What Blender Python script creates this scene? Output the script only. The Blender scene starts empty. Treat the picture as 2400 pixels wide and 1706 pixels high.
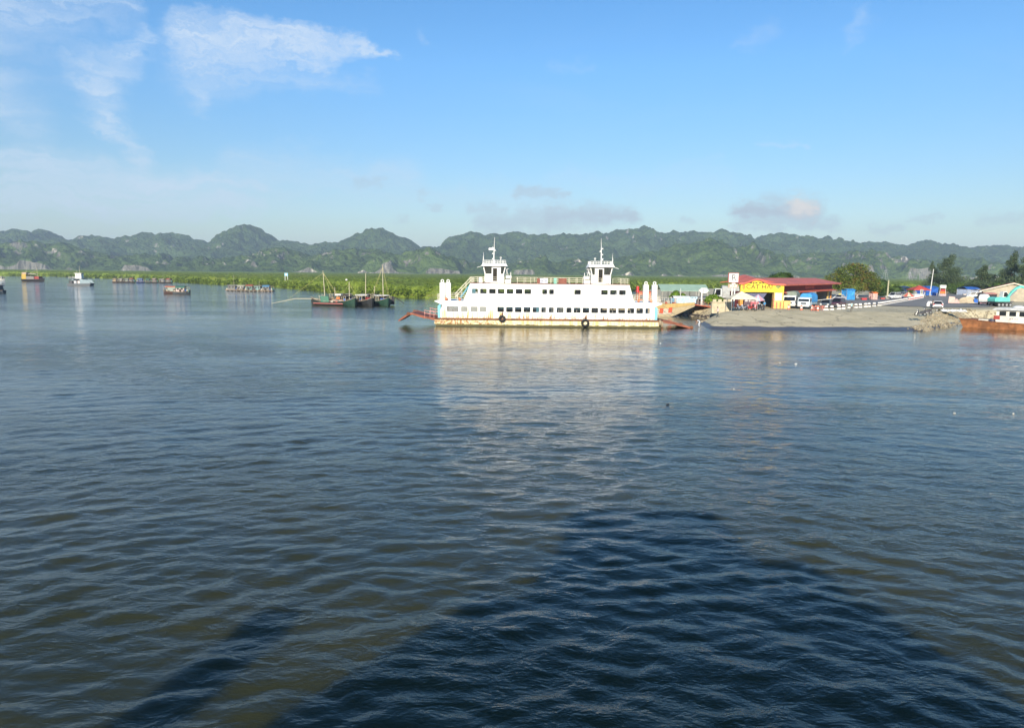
import bpy, math, random
import numpy as np
from mathutils import Matrix, Vector
R = math.radians
random.seed(7)
rng = np.random.default_rng(11)
scene = bpy.context.scene
col = scene.collection

# ------------------------------------------------------------------ camera
FPX, EYE = 1700.0, 8.0                       # focal length in photo pixels, eye height above the water
PITCH, ROLL = math.atan2(213, 1700), 0.0105
cp, sp, cr, sr = math.cos(PITCH), math.sin(PITCH), math.cos(ROLL), math.sin(ROLL)
FW = Vector((0, cp, -sp)); RT = Vector((cr, sr*sp, sr*cp)); UP = Vector((-sr, cr*sp, cr*cp))
cam = bpy.data.cameras.new('camera'); camo = bpy.data.objects.new('camera', cam); col.objects.link(camo)
cam.sensor_width = 36; cam.lens = FPX/2400*36; cam.clip_start = 0.05; cam.clip_end = 30000
camo.matrix_world = Matrix(((RT.x, UP.x, -FW.x, 0), (RT.y, UP.y, -FW.y, 0), (RT.z, UP.z, -FW.z, EYE), (0, 0, 0, 1)))
scene.camera = camo

# ------------------------------------------------------------------ sun, exposure
SUN_EL, SUN_AZ = R(20.0), R(14.0)            # light travels towards +Y, 14 degrees to the right
sun = bpy.data.lights.new('sun', 'SUN'); suno = bpy.data.objects.new('sun', sun); col.objects.link(suno)
sun.energy = 5.0; sun.angle = R(0.53); sun.color = (1.0, 0.90, 0.74)
ld = Vector((math.sin(SUN_AZ)*math.cos(SUN_EL), math.cos(SUN_AZ)*math.cos(SUN_EL), -math.sin(SUN_EL)))
suno.rotation_euler = ld.to_track_quat('-Z', 'Y').to_euler()
vs = scene.view_settings
vs.view_transform = 'Standard'; vs.look = 'None'; vs.exposure = 0.6; vs.gamma = 1.0; vs.use_curve_mapping = False
scene.cycles.max_bounces = 5; scene.cycles.diffuse_bounces = 2; scene.cycles.glossy_bounces = 3; scene.cycles.transparent_max_bounces = 8; scene.cycles.volume_bounces = 0; scene.cycles.volume_step_rate = 10; scene.cycles.volume_max_steps = 8
scene.cycles.adaptive_threshold = .02; scene.cycles.caustics_reflective = False; scene.cycles.caustics_refractive = False

def ray(px, py): return FW + RT*((px-1200)/FPX) - UP*((py-853)/FPX)
def at(px, py, z=0.0):                       # where the sight line through a photo pixel meets height z
    d = ray(px, py); t = (z-EYE)/d.z
    return Vector((d.x*t, d.y*t, z))
def atY(px, py, Y):
    d = ray(px, py); t = Y/d.y
    return Vector((d.x*t, Y, EYE+d.z*t))

# ------------------------------------------------------------------ node helpers
class NT:
    def __init__(s, tree): s.t = tree; s.n = tree.nodes; s.l = tree.links
    def new(s, typ, **kw):
        n = s.n.new(typ)
        for k, v in kw.items(): setattr(n, k, v)
        return n
    def put(s, sock, v):
        if isinstance(v, bpy.types.NodeSocket): s.l.new(v, sock)
        elif v is not None:
            if hasattr(sock.default_value, '__len__') and not hasattr(v, '__len__'): v = [v]*len(sock.default_value)
            if hasattr(v, '__len__') and len(sock.default_value) == 4 and len(v) == 3: v = (*v, 1)
            sock.default_value = v
    def m(s, op, a, b=None, c=None, clamp=False):
        n = s.new('ShaderNodeMath', operation=op, use_clamp=clamp); s.put(n.inputs[0], a)
        if b is not None: s.put(n.inputs[1], b)
        if c is not None: s.put(n.inputs[2], c)
        return n.outputs[0]
    def vm(s, op, a, b=None):
        n = s.new('ShaderNodeVectorMath', operation=op); s.put(n.inputs[0], a)
        if b is not None: s.put(n.inputs[3 if op == 'SCALE' else 1], b)
        return n.outputs['Value'] if op in ('DOT_PRODUCT', 'LENGTH', 'DISTANCE') else n.outputs[0]
    def mix(s, f, a, b, blend='MIX'):
        n = s.new('ShaderNodeMix', data_type='RGBA', blend_type=blend); s.put(n.inputs[0], f); s.put(n.inputs[6], a); s.put(n.inputs[7], b)
        return n.outputs[2]
    def noise(s, vec, scale, detail=3, rough=.55, dist=0.0, out='Fac'):
        n = s.new('ShaderNodeTexNoise'); s.put(n.inputs['Vector'], vec); s.put(n.inputs['Scale'], scale)
        s.put(n.inputs['Detail'], detail); s.put(n.inputs['Roughness'], rough); s.put(n.inputs['Distortion'], dist)
        return n.outputs[out]
    def ss(s, v, a, b):                      # smoothstep from a to b
        n = s.new('ShaderNodeMapRange', interpolation_type='SMOOTHSTEP'); s.put(n.inputs[0], v); s.put(n.inputs[1], a); s.put(n.inputs[2], b)
        return n.outputs[0]
    def mapping(s, vec, scale=(1, 1, 1), rot=(0, 0, 0), loc=(0, 0, 0)):
        n = s.new('ShaderNodeMapping'); s.put(n.inputs[0], vec); n.inputs[1].default_value = loc; n.inputs[2].default_value = rot; n.inputs[3].default_value = scale
        return n.outputs[0]
    def xyz(s, vec):
        n = s.new('ShaderNodeSeparateXYZ'); s.put(n.inputs[0], vec); return n.outputs
    def comb(s, x, y, z):
        n = s.new('ShaderNodeCombineXYZ'); s.put(n.inputs[0], x); s.put(n.inputs[1], y); s.put(n.inputs[2], z); return n.outputs[0]

def new_mat(name):
    m = bpy.data.materials.new(name); m.use_nodes = True
    nt = NT(m.node_tree); b = nt.n['Principled BSDF']
    return m, nt, b
MATS = {}
def pm(name, c, rough=.6, var=.22, scale=2.0, metal=0.0, dirt=None, dirt_amt=.35, bump=.15, spec=.4, trans=0.0):
    """painted or plain surface: base colour with uneven tone, blotches of dirt and a little relief"""
    if name in MATS: return MATS[name]
    m, nt, b = new_mat(name)
    co = nt.new('ShaderNodeTexCoord').outputs['Object']
    n1 = nt.noise(co, scale, 4, .6); n2 = nt.noise(co, scale*.35, 3, .65, .4)
    base = nt.mix(nt.ss(n1, .3, .7), tuple(x*(1-var) for x in c), tuple(min(1, x*(1+var*.55)) for x in c))
    if dirt is not None: base = nt.mix(nt.m('MULTIPLY', nt.ss(n2, .48, .72), dirt_amt), base, dirt)
    nt.put(b.inputs['Base Color'], base); nt.put(b.inputs['Roughness'], rough); nt.put(b.inputs['Metallic'], metal)
    nt.put(b.inputs['Specular IOR Level'], spec)
    if bump:
        bp = nt.new('ShaderNodeBump'); nt.put(bp.inputs['Strength'], bump); nt.put(bp.inputs['Distance'], .05); nt.put(bp.inputs['Height'], nt.noise(co, scale*4, 3))
        nt.put(b.inputs['Normal'], bp.outputs[0])
    MATS[name] = m
    return m

# ------------------------------------------------------------------ mesh helpers
class MB:
    """collects shapes for ONE mesh object"""
    def __init__(s): s.v = []; s.f = []
    def add(s, vs, fs):
        o = len(s.v); s.v.extend(tuple(p) for p in vs); s.f.extend(tuple(i+o for i in f) for f in fs); return s
    def box(s, x0, x1, y0, y1, z0, z1):
        return s.add([(x0,y0,z0),(x1,y0,z0),(x1,y1,z0),(x0,y1,z0),(x0,y0,z1),(x1,y0,z1),(x1,y1,z1),(x0,y1,z1)],
                     [(0,3,2,1),(4,5,6,7),(0,1,5,4),(1,2,6,5),(2,3,7,6),(3,0,4,7)])
    def taper(s, x0, x1, y0, y1, z0, X0, X1, Y0, Y1, z1):
        return s.add([(x0,y0,z0),(x1,y0,z0),(x1,y1,z0),(x0,y1,z0),(X0,Y0,z1),(X1,Y0,z1),(X1,Y1,z1),(X0,Y1,z1)],
                     [(0,3,2,1),(4,5,6,7),(0,1,5,4),(1,2,6,5),(2,3,7,6),(3,0,4,7)])
    def prism(s, pts, a0, a1, axis='y'):     # polygon extruded along an axis; pts are the two other coordinates
        def P(p, a): return (p[0], a, p[1]) if axis == 'y' else ((a, p[0], p[1]) if axis == 'x' else (p[0], p[1], a))
        n = len(pts)
        return s.add([P(p, a0) for p in pts]+[P(p, a1) for p in pts],
                     [tuple(range(n)), tuple(range(2*n-1, n-1, -1))]+[(i, i+n, (i+1) % n+n, (i+1) % n) for i in range(n)])
    def bar(s, p, q, r, n=5, r2=None):
        p, q = Vector(p), Vector(q); d = q-p
        if d.length < 1e-6: return s
        d.normalize(); a = d.orthogonal().normalized(); b = d.cross(a); r2 = r if r2 is None else r2
        vs = []
        for c, rr in ((p, r), (q, r2)):
            for i in range(n):
                t = 2*math.pi*i/n; vs.append(c+a*math.cos(t)*rr+b*math.sin(t)*rr)
        return s.add(vs, [tuple(range(n-1, -1, -1)), tuple(range(n, 2*n))]+[(i, (i+1) % n, (i+1) % n+n, i+n) for i in range(n)])
    def path(s, pts, r, n=5):
        for a, b in zip(pts, pts[1:]): s.bar(a, b, r, n)
        return s
    def cyl(s, c, r, h, n=12, axis='z', r2=None):
        d = {'x': (1,0,0), 'y': (0,1,0), 'z': (0,0,1)}[axis]; c = Vector(c)
        return s.bar(c, c+Vector(d)*h, r, n, r2)
    def ball(s, c, rx, ry, rz, nu=8, nv=6):
        vs = []; fs = []
        for j in range(nv+1):
            t = math.pi*j/nv
            for i in range(nu):
                a = 2*math.pi*i/nu; vs.append((c[0]+rx*math.sin(t)*math.cos(a), c[1]+ry*math.sin(t)*math.sin(a), c[2]+rz*math.cos(t)))
        for j in range(nv):
            for i in range(nu): fs.append((j*nu+i, (j+1)*nu+i, (j+1)*nu+(i+1) % nu, j*nu+(i+1) % nu))
        return s.add(vs, fs)
    def torus(s, c, Rr, r, axis='y', nu=16, nv=7):
        vs = []; fs = []
        for i in range(nu):
            a = 2*math.pi*i/nu
            for j in range(nv):
                b = 2*math.pi*j/nv; u = (Rr+r*math.cos(b))*math.cos(a); w = (Rr+r*math.cos(b))*math.sin(a); h = r*math.sin(b)
                vs.append({'y': (c[0]+u, c[1]+h, c[2]+w), 'x': (c[0]+h, c[1]+u, c[2]+w), 'z': (c[0]+u, c[1]+w, c[2]+h)}[axis])
        for i in range(nu):
            for j in range(nv): fs.append((i*nv+j, ((i+1) % nu)*nv+j, ((i+1) % nu)*nv+(j+1) % nv, i*nv+(j+1) % nv))
        return s.add(vs, fs)
    def loft(s, rings, cap=True):            # rings: lists of equally many points
        n = len(rings[0]); vs = [p for r in rings for p in r]; fs = []
        for k in range(len(rings)-1):
            for i in range(n): fs.append((k*n+i, k*n+(i+1) % n, (k+1)*n+(i+1) % n, (k+1)*n+i))
        if cap: fs += [tuple(range(n-1, -1, -1)), tuple(range((len(rings)-1)*n, len(rings)*n))]
        return s.add(vs, fs)
    def sheet(s, P, thick=0.0):              # P: 2-D list of points
        nr, nc = len(P), len(P[0]); vs = [p for r in P for p in r]
        return s.add(vs, [(i*nc+j, i*nc+j+1, (i+1)*nc+j+1, (i+1)*nc+j) for i in range(nr-1) for j in range(nc-1)])
    def build(s, name, mat, parent=None, smooth=False, bevel=0.0, loc=None, rz=0.0):
        me = bpy.data.meshes.new(name); me.from_pydata(s.v, [], s.f); me.update()
        o = bpy.data.objects.new(name, me); col.objects.link(o)
        if isinstance(mat, (list, tuple)):
            for k in mat: me.materials.append(k)
        else: me.materials.append(mat)
        if smooth:
            me.polygons.foreach_set('use_smooth', [True]*len(me.polygons))
            try: me.set_sharp_from_angle(angle=R(40))
            except Exception: pass
        if bevel:
            md = o.modifiers.new('bevel', 'BEVEL'); md.width = bevel; md.segments = 2; md.limit_method = 'ANGLE'
        if parent: o.parent = parent
        if loc is not None: o.location = loc
        o.rotation_euler[2] = rz
        return o
def tag(o, label=None, cat=None, group=None, kind=None):
    if label: o['label'] = label
    if cat: o['category'] = cat
    if group: o['group'] = group
    if kind: o['kind'] = kind
    return o
def thing(name, label, cat, loc=(0,0,0), rz=0.0, group=None):
    o = bpy.data.objects.new(name, None); o.empty_display_size = .3; col.objects.link(o)
    o.location = loc; o.rotation_euler = (0, 0, rz)
    return tag(o, label, cat, group)
def copy_tree(o, parent=None):
    c = o.copy(); col.objects.link(c); c.parent = parent
    for ch in list(o.children): copy_tree(ch, c)
    return c
def dup(o, loc, rz, label, group=None, scale=None):
    c = copy_tree(o); c.location = loc; c.rotation_euler = (0, 0, rz); tag(c, label, None, group)
    if scale: c.scale = (scale,)*3 if not hasattr(scale, '__len__') else scale
    return c
def np_mesh(name, V, Fq, mat, smooth=True, kind=None, parent=None):
    me = bpy.data.meshes.new(name); V = np.asarray(V, dtype=np.float32); Fq = np.asarray(Fq, dtype=np.int32)
    k = Fq.shape[1]
    me.vertices.add(len(V)); me.vertices.foreach_set('co', V.ravel())
    me.loops.add(Fq.size); me.loops.foreach_set('vertex_index', Fq.ravel())
    me.polygons.add(len(Fq)); me.polygons.foreach_set('loop_start', np.arange(len(Fq), dtype=np.int32)*k)
    me.polygons.foreach_set('use_smooth', np.full(len(Fq), smooth))
    me.update(calc_edges=True); me.validate()
    o = bpy.data.objects.new(name, me); col.objects.link(o); me.materials.append(mat)
    if kind: o['kind'] = kind
    if parent: o.parent = parent
    return o
def grid_faces(nr, nc):
    i = np.arange(nr-1)[:, None]; j = np.arange(nc-1)[None, :]; a = i*nc+j
    return np.stack([a, a+1, a+nc+1, a+nc], -1).reshape(-1, 4)
def _hash(ix, iy, seed):
    h = (ix.astype(np.int64)*374761393 + iy.astype(np.int64)*668265263 + seed*974711) & 0x7fffffff
    h = ((h ^ (h >> 13))*1274126177) & 0x7fffffff
    return ((h ^ (h >> 16)) & 0xffff)/65535.0
def vnoise(x, y, seed=0):
    ix, iy = np.floor(x), np.floor(y); fx, fy = x-ix, y-iy
    fx = fx*fx*fx*(fx*(fx*6-15)+10); fy = fy*fy*fy*(fy*(fy*6-15)+10)
    a, b, c, d = _hash(ix, iy, seed), _hash(ix+1, iy, seed), _hash(ix, iy+1, seed), _hash(ix+1, iy+1, seed)
    return (a*(1-fx)+b*fx)*(1-fy)+(c*(1-fx)+d*fx)*fy
def fbm(x, y, seed=0, octv=4, gain=.5):
    s = 0; a = 1; t = 0
    for k in range(octv): s = s+a*vnoise(x*2**k+k*17.3, y*2**k-k*9.1, seed+k); t += a; a *= gain
    return s/t
# ------------------------------------------------------------------ world: daylight sky with cirrus and low cumulus
world = bpy.data.worlds.new('World'); scene.world = world; world.use_nodes = True
w = NT(world.node_tree); w.n.clear()
sky = w.new('ShaderNodeTexSky', sky_type='NISHITA', sun_disc=False)
sky.sun_elevation = SUN_EL; sky.sun_rotation = math.atan2(-ld.x, -ld.y)
sky.altitude = 0; sky.air_density = 1.0; sky.dust_density = 0.1; sky.ozone_density = 2.2
dirv = w.vm('NORMALIZE', w.new('ShaderNodeTexCoord').outputs['Generated'])
dx, dy, dz = w.xyz(dirv)
az = w.m('MULTIPLY', w.m('ARCTAN2', dx, dy), 180/math.pi)
el = w.m('MULTIPLY', w.m('ARCSINE', dz), 180/math.pi)
ae = w.comb(az, el, 0.0)
# warp the cloud coordinates so that strokes get torn, feathered edges
wn = w.noise(w.mapping(ae, (.20, .30, 1)), 1.0, 5, .62, 0, 'Color'); wn2 = w.noise(w.mapping(ae, (.9, 1.6, 1)), 1.0, 5, .65, 0, 'Color')
warp = w.vm('ADD', w.vm('SCALE', w.vm('SUBTRACT', wn, (.5, .5, .5)), 4.6), w.vm('SCALE', w.vm('SUBTRACT', wn2, (.5, .5, .5)), 1.3))
aw = w.vm('MULTIPLY', w.vm('ADD', ae, warp), (1, 1, 0))
aw2 = w.vm('MULTIPLY', w.vm('ADD', ae, w.vm('SCALE', w.vm('SUBTRACT', wn2, (.5, .5, .5)), 2.2)), (1, 1, 0))
def AE(px, py):
    d = ray(px, py).normalized(); return (math.degrees(math.atan2(d.x, d.y)), math.degrees(math.asin(d.z)))
def stroke(coord, p, q, r0, r1, power=1.0):
    """soft capsule between two photo points; radii in photo pixels"""
    a, b = AE(*p), AE(*q); k = 1/29.7
    vx, vy = b[0]-a[0], b[1]-a[1]; L2 = vx*vx+vy*vy
    rel = w.vm('SUBTRACT', coord, (a[0], a[1], 0))
    t = w.m('DIVIDE', w.vm('DOT_PRODUCT', rel, (vx, vy, 0)), L2, clamp=True)
    foot = w.vm('SCALE', (vx, vy, 0), t)
    dist = w.vm('DISTANCE', rel, foot)
    rad = w.m('MULTIPLY_ADD', t, (r1-r0)*k, r0*k)
    f = w.ss(w.m('DIVIDE', dist, rad), 1.0, 0.0)
    return w.m('MULTIPLY', f, power)
cirrus = [((450,85),(905,118),50,16,.85), ((470,130),(740,140),80,45,.45), ((470,160),(490,235),55,25,.35), ((430,45),(520,95),30,45,.45),
          ((340,90),(215,190),26,46,.46), ((210,190),(250,290),46,32,.50), ((250,290),(330,370),28,22,.44), ((700,185),(870,205),20,30,.16),
          ((-60,20),(290,25),75,30,.45), ((-40,210),(60,290),90,50,.38), ((-150,150),(160,120),120,90,.14),
          ((-80,392),(600,430),50,20,.52), ((-80,470),(590,482),60,26,.52), ((560,385),(960,410),42,42,.34), ((-100,430),(500,440),75,60,.34), ((600,450),(1300,470),40,40,.22),
          ((1750,100),(1810,72),20,24,.18), ((1985,85),(2025,52),18,24,.22), ((1770,345),(1890,332),9,9,.26), ((1290,140),(1390,150),16,12,.12),
          ((1560,395),(1690,378),10,12,.16), ((985,70),(990,78),14,10,.20), ((1300,410),(1700,440),30,40,.14)]
cm = None
for p, q, r0, r1, a in cirrus:
    f = stroke(aw, p, q, r0*1.35, r1*1.35, min(.95, a*1.22))
    cm = f if cm is None else w.m('SUBTRACT', w.m('ADD', cm, f), w.m('MULTIPLY', cm, f))
fib = w.noise(w.mapping(aw, (.16, 1.5, 1), (0, 0, R(-14))), 1.0, 6, .62)
cm = w.m('MULTIPLY', cm, w.m('MULTIPLY_ADD', w.ss(fib, .25, .75), .85, .25), clamp=True)
# thin cirrus over the rest of the sky
pl = w.vm('DIVIDE', dirv, w.comb(w.m('ADD', w.m('MAXIMUM', dz, 0), .12), w.m('ADD', w.m('MAXIMUM', dz, 0), .12), 1.0))
gen = w.ss(w.noise(w.mapping(pl, (.55, 1.3, 0), (0, 0, .5)), 1.0, 7, .6, .6), .56, .86)
cm = w.m('MAXIMUM', cm, w.m('MULTIPLY', gen, .10))
cumul = [((1215,452),(1330,455),12,10,.30), ((1100,490),(1180,495),12,10,.25), ((1130,525),(1300,520),20,24,.34), ((1290,510),(1480,505),28,18,.46), ((1230,505),(1420,500),20,22,.30),
         ((1735,495),(1900,500),20,26,.55), ((1800,485),(1900,492),26,26,.35), ((1730,525),(1960,525),16,14,.32), ((2050,538),(2110,540),10,10,.24), ((2130,512),(2195,512),8,8,.2),
         ((1010,487),(1030,488),8,8,.24), ((940,516),(950,516),8,8,.22), ((840,428),(890,426),12,10,.20), ((985,455),(1000,455),10,9,.18), ((1605,515),(1620,515),8,8,.22), ((2300,515),(2420,505),10,12,.18), ((-200,520),(-350,515),20,26,.4), ((2700,500),(2900,505),26,20,.4)]
cg = None
for p, q, r0, r1, a in cumul:
    f = stroke(aw2, p, q, r0*1.7, r1*1.7, min(1, a*1.7))
    cg = f if cg is None else w.m('MAXIMUM', cg, f)
puff = stroke(aw2, (1866,486), (1900,492), 34, 26, .95)
# sky tint: a clear humid sky, deeper blue above and milky near the horizon
hs = w.new('ShaderNodeHueSaturation'); w.put(hs.inputs['Saturation'], 1.30); w.put(hs.inputs['Color'], sky.outputs[0])
low = w.new('ShaderNodeMapRange'); w.put(low.inputs[0], dz); low.inputs[1].default_value = 0.0; low.inputs[2].default_value = .26; low.inputs[3].default_value = .56; low.inputs[4].default_value = 1.0
base = w.vm('MULTIPLY', w.vm('SCALE', hs.outputs[0], low.outputs[0]), (1.0, 1.0, 1.06))
c1 = w.mix(cm, base, (4.3, 5.1, 6.1))
c2 = w.mix(cg, c1, (3.1, 3.6, 4.15))
c3 = w.mix(puff, c2, (5.6, 5.2, 4.8))
bg = w.new('ShaderNodeBackground'); w.put(bg.inputs[0], c3); w.put(bg.inputs[1], 0.107)
c0 = w.mix(w.m('MULTIPLY', gen, .10), base, (4.3, 5.1, 6.1))
bg0 = w.new('ShaderNodeBackground'); w.put(bg0.inputs[0], c0); w.put(bg0.inputs[1], 0.107)
# the drawn clouds all stand in one quarter of the sky; elsewhere only the thin cirrus is evaluated
zone = w.m('MULTIPLY', w.m('MULTIPLY', w.m('LESS_THAN', el, 24.0), w.m('GREATER_THAN', el, -2.0)), w.m('LESS_THAN', w.m('ABSOLUTE', az), 50.0))
mxs = w.new('ShaderNodeMixShader'); w.put(mxs.inputs[0], zone); w.l.new(bg0.outputs[0], mxs.inputs[1]); w.l.new(bg.outputs[0], mxs.inputs[2])
wo = w.new('ShaderNodeOutputWorld'); w.l.new(mxs.outputs[0], wo.inputs[0])
world.cycles.sampling_method = 'MANUAL'; world.cycles.sample_map_resolution = 256
# ------------------------------------------------------------------ water
def water_material():
    m, nt, b = new_mat('muddy_estuary_water')
    co = nt.new('ShaderNodeNewGeometry').outputs['Position']
    silt = nt.noise(co, .05, 3, .6, .5)
    nt.put(b.inputs['Base Color'], nt.mix(nt.ss(silt, .3, .7), (.027, .032, .015), (.048, .047, .018)))
    b.subsurface_method = 'BURLEY'; nt.put(b.inputs['Subsurface Weight'], 1.0); nt.put(b.inputs['Subsurface Radius'], (1.0, 1.0, .8)); nt.put(b.inputs['Subsurface Scale'], .9)
    nt.put(b.inputs['Roughness'], .05); nt.put(b.inputs['IOR'], 1.37)
    gust = nt.ss(nt.noise(nt.mapping(co, (.02, .05, 1), (0, 0, .25)), 1.0, 4, .6, .8), .36, .64)
    r1 = nt.noise(nt.mapping(co, (1.0, 1.6, 1), (0, 0, -.6)), 1.0, 3, .55, .5)
    r2 = nt.noise(nt.mapping(co, (2.8, 4.6, 1), (0, 0, .62)), 1.0, 3, .6, .4)
    r3 = nt.noise(nt.mapping(co, (8, 14, 1), (0, 0, -.35)), 1.0, 3, .6)
    rip = nt.m('ADD', nt.m('MULTIPLY', r2, .034), nt.m('MULTIPLY', r3, .014))
    h = nt.m('ADD', nt.m('MULTIPLY', r1, nt.m('MULTIPLY_ADD', gust, .05, .05)), nt.m('MULTIPLY', rip, nt.m('MULTIPLY_ADD', gust, .9, .22)))
    bp = nt.new('ShaderNodeBump'); nt.put(bp.inputs['Strength'], 1.0); nt.put(bp.inputs['Distance'], 1.0); nt.put(bp.inputs['Height'], nt.m('MULTIPLY', h, nt.m('MULTIPLY_ADD', nt.m('SUBTRACT', nt.ss(nt.xyz(co)[1], 72, 104), nt.m('MULTIPLY', nt.ss(nt.xyz(co)[1], 118, 170), 1.8)), -.45, 1.0)))   # calmer water towards the ferry and the bank
    nt.put(b.inputs['Normal'], bp.outputs[0])
    return m
def make_water():
    yr = np.concatenate([np.array([-400, -150, -60, -25, -10, 0, 4]), np.geomspace(8, 260, 640), np.geomspace(275, 9000, 40)])
    u = np.linspace(-1, 1, 520)
    Y = np.repeat(yr[:, None], len(u), 1); half = 14+1.05*np.abs(Y); X = u[None, :]*half
    dyr = np.gradient(yr)[:, None]; dxr = half*2/len(u)
    Z = np.zeros_like(X)
    g = np.random.default_rng(5)
    patch = .35+1.2*fbm(X*.035, Y*.06, 3, 3)
    wobs = [fbm(X*.10+k*7.7, Y*.10-k*5.1, 20+k*3, 3)*2*math.pi for k in range(10)]
    for k in range(90):
        lam = float(np.exp(g.uniform(math.log(.40), math.log(5)))); ph = g.uniform(0, 6.28)
        a = (.0165 if lam < 1.5 else .0085 if lam < 3 else .0045)*lam/(2*math.pi)*g.uniform(.6, 1.5); wob = (1.0+1.2*min(1, 1.5/lam))*wobs[k % 10]; kk = 2*math.pi/lam
        if k % 2:                                   # wind chop
            th = g.normal(R(92), R(42)); arg = kk*(math.cos(th)*X+math.sin(th)*Y); ax, ay = abs(math.cos(th)), abs(math.sin(th))
        else:                                       # wash spreading in arcs from the ferry under the viewpoint
            xc, yc = g.uniform(-14, 16), g.uniform(-14, 2); rr = np.hypot(X-xc, Y-yc)+1e-3; arg = kk*rr; ax, ay = np.abs(X-xc)/rr, np.abs(Y-yc)/rr
        fade = np.clip((lam/np.maximum(dyr*ay+dxr*ax, 1e-3)-2.5)/3, 0, 1)
        s = np.sin(arg+ph+wob); Z += a*fade*patch*(s+.3*np.cos(2*(arg+ph+wob)))
    V = np.stack([X, Y, Z], -1).reshape(-1, 3)
    o = np_mesh('water', V, grid_faces(len(yr), len(u)), water_material(), True, 'structure')
    tag(o, 'wide rippled blue and olive estuary water')
make_water()

# ------------------------------------------------------------------ karst hills
def hill_material(name, g1, g2, rock, rockamt):
    m, nt, b = new_mat(name)
    geo = nt.new('ShaderNodeNewGeometry'); co = geo.outputs['Position']
    n1 = nt.noise(co, .03, 5, .7); n2 = nt.noise(co, .006, 4, .6); n3 = nt.noise(nt.mapping(co, (.022, .022, .010)), 1.0, 6, .72, .8); n4 = nt.noise(co, .0035, 3, .55)
    vo = nt.new('ShaderNodeTexVoronoi'); nt.put(vo.inputs['Vector'], co); nt.put(vo.inputs['Scale'], .085)
    cr = vo.outputs['Distance']; crn = nt.xyz(vo.outputs['Color'])[0]
    g = nt.mix(nt.ss(nt.m('MULTIPLY_ADD', crn, .35, nt.m('MULTIPLY', n1, .75)), .30, .72), g1, g2)
    g = nt.mix(nt.m('MULTIPLY', nt.ss(n2, .48, .72), .65), g, tuple(x*1.5+.02 for x in g2))
    nz = nt.xyz(geo.outputs['True Normal'])[2]
    steep = nt.m('ADD', nt.m('MULTIPLY', n3, 1.25), nt.m('ADD', nt.m('SUBTRACT', rockamt, nz), nt.m('MULTIPLY', nt.m('SUBTRACT', n4, .5), .9)))
    bare = nt.ss(steep, .70, .80)
    streak = nt.noise(nt.mapping(co, (.12, .12, .018)), 1.0, 5, .72)
    rc = nt.mix(nt.ss(streak, .36, .62), tuple(x*.32 for x in rock), rock); rc = nt.mix(nt.ss(nt.m('ADD', streak, nt.m('MULTIPLY', nt.m('SUBTRACT', n4, .5), .6)), .60, .68), rc, (.62, .57, .47))
    nt.put(b.inputs['Base Color'], nt.mix(bare, g, rc)); nt.put(b.inputs['Roughness'], .95); nt.put(b.inputs['Specular IOR Level'], .05)
    bp = nt.new('ShaderNodeBump'); nt.put(bp.inputs['Strength'], 1.0); nt.put(bp.inputs['Distance'], 9.0)
    nt.put(bp.inputs['Height'], nt.m('ADD', nt.m('MULTIPLY', n1, 2.2), nt.m('SUBTRACT', nt.m('MULTIPLY', streak, .6), nt.m('MULTIPLY', cr, .7)))); nt.put(b.inputs['Normal'], bp.outputs[0])
    return m
FAR = [(-300,560),(-200,548),(-100,555),(0,543),(28,538),(45,539),(73,552),(84,544),(101,537),(115,542),(133,558),(150,559),(161,566),(182,568),(196,559),(217,551),(238,552),(245,558),(266,558),(280,560),(308,558),(333,545),(350,546),(364,551),(371,547),(406,546),(441,553),(452,559),(476,559),(490,565),(511,568),(536,559),(550,545),(564,542),(574,532),(592,529),(609,534),(630,545),(646,563),(665,562),(700,565),(732,574),(756,569),(800,568),(824,555),(859,545),(879,538),(898,538),(930,549),(954,555),(969,565),(985,577),(1017,579),(1028,583),(1036,571),(1052,557),(1076,551),(1103,542),(1127,548),(1139,551),(1147,548),(1178,550),(1202,545),(1225,544),(1245,551),(1261,548),(1304,552),(1336,549),(1359,552),(1383,545),(1399,538),(1414,545),(1446,536),(1470,538),(1489,537),(1509,526),(1525,539),(1544,538),(1560,543),(1576,539),(1592,545),(1619,541),(1639,547),(1666,548),(1690,537),(1705,542),(1740,547),(1759,561),(1775,551),(1796,546),(1810,550),(1838,546),(1866,552),(1912,562),(1931,550),(1950,560),(1968,567),(2003,567),(2073,568),(2125,573),(2146,569),(2174,562),(2202,567),(2227,575),(2241,574),(2262,581),(2328,574),(2353,578),(2400,575),(2500,568),(2600,580),(2750,570)]
NEAR = [(-200,600),(-80,585),(0,590),(25,582),(70,573),(120,571),(165,574),(205,585),(240,592),(275,606),(300,622),(318,606),(345,594),(365,600),(385,592),(405,612),(420,606),(450,606),(480,622),(510,610),(560,605),(590,598),(625,584),(665,577),(700,588),(730,602),(755,598),(790,590),(830,584),(865,580),(905,592),(950,598),(985,589),(1010,585),(1035,600),(1060,612),(1100,618),(1160,622),(1210,616),(1260,609),(1300,620),(1350,613),(1400,618),(1450,606),(1500,592),(1560,577),(1620,567),(1660,564),(1700,572),(1745,585),(1790,592),(1835,604),(1880,594),(1920,590),(1960,592),(2010,597),(2040,588),(2080,604),(2140,613),(2220,610),(2300,618),(2400,612),(2500,610),(2700,600)]
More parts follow.
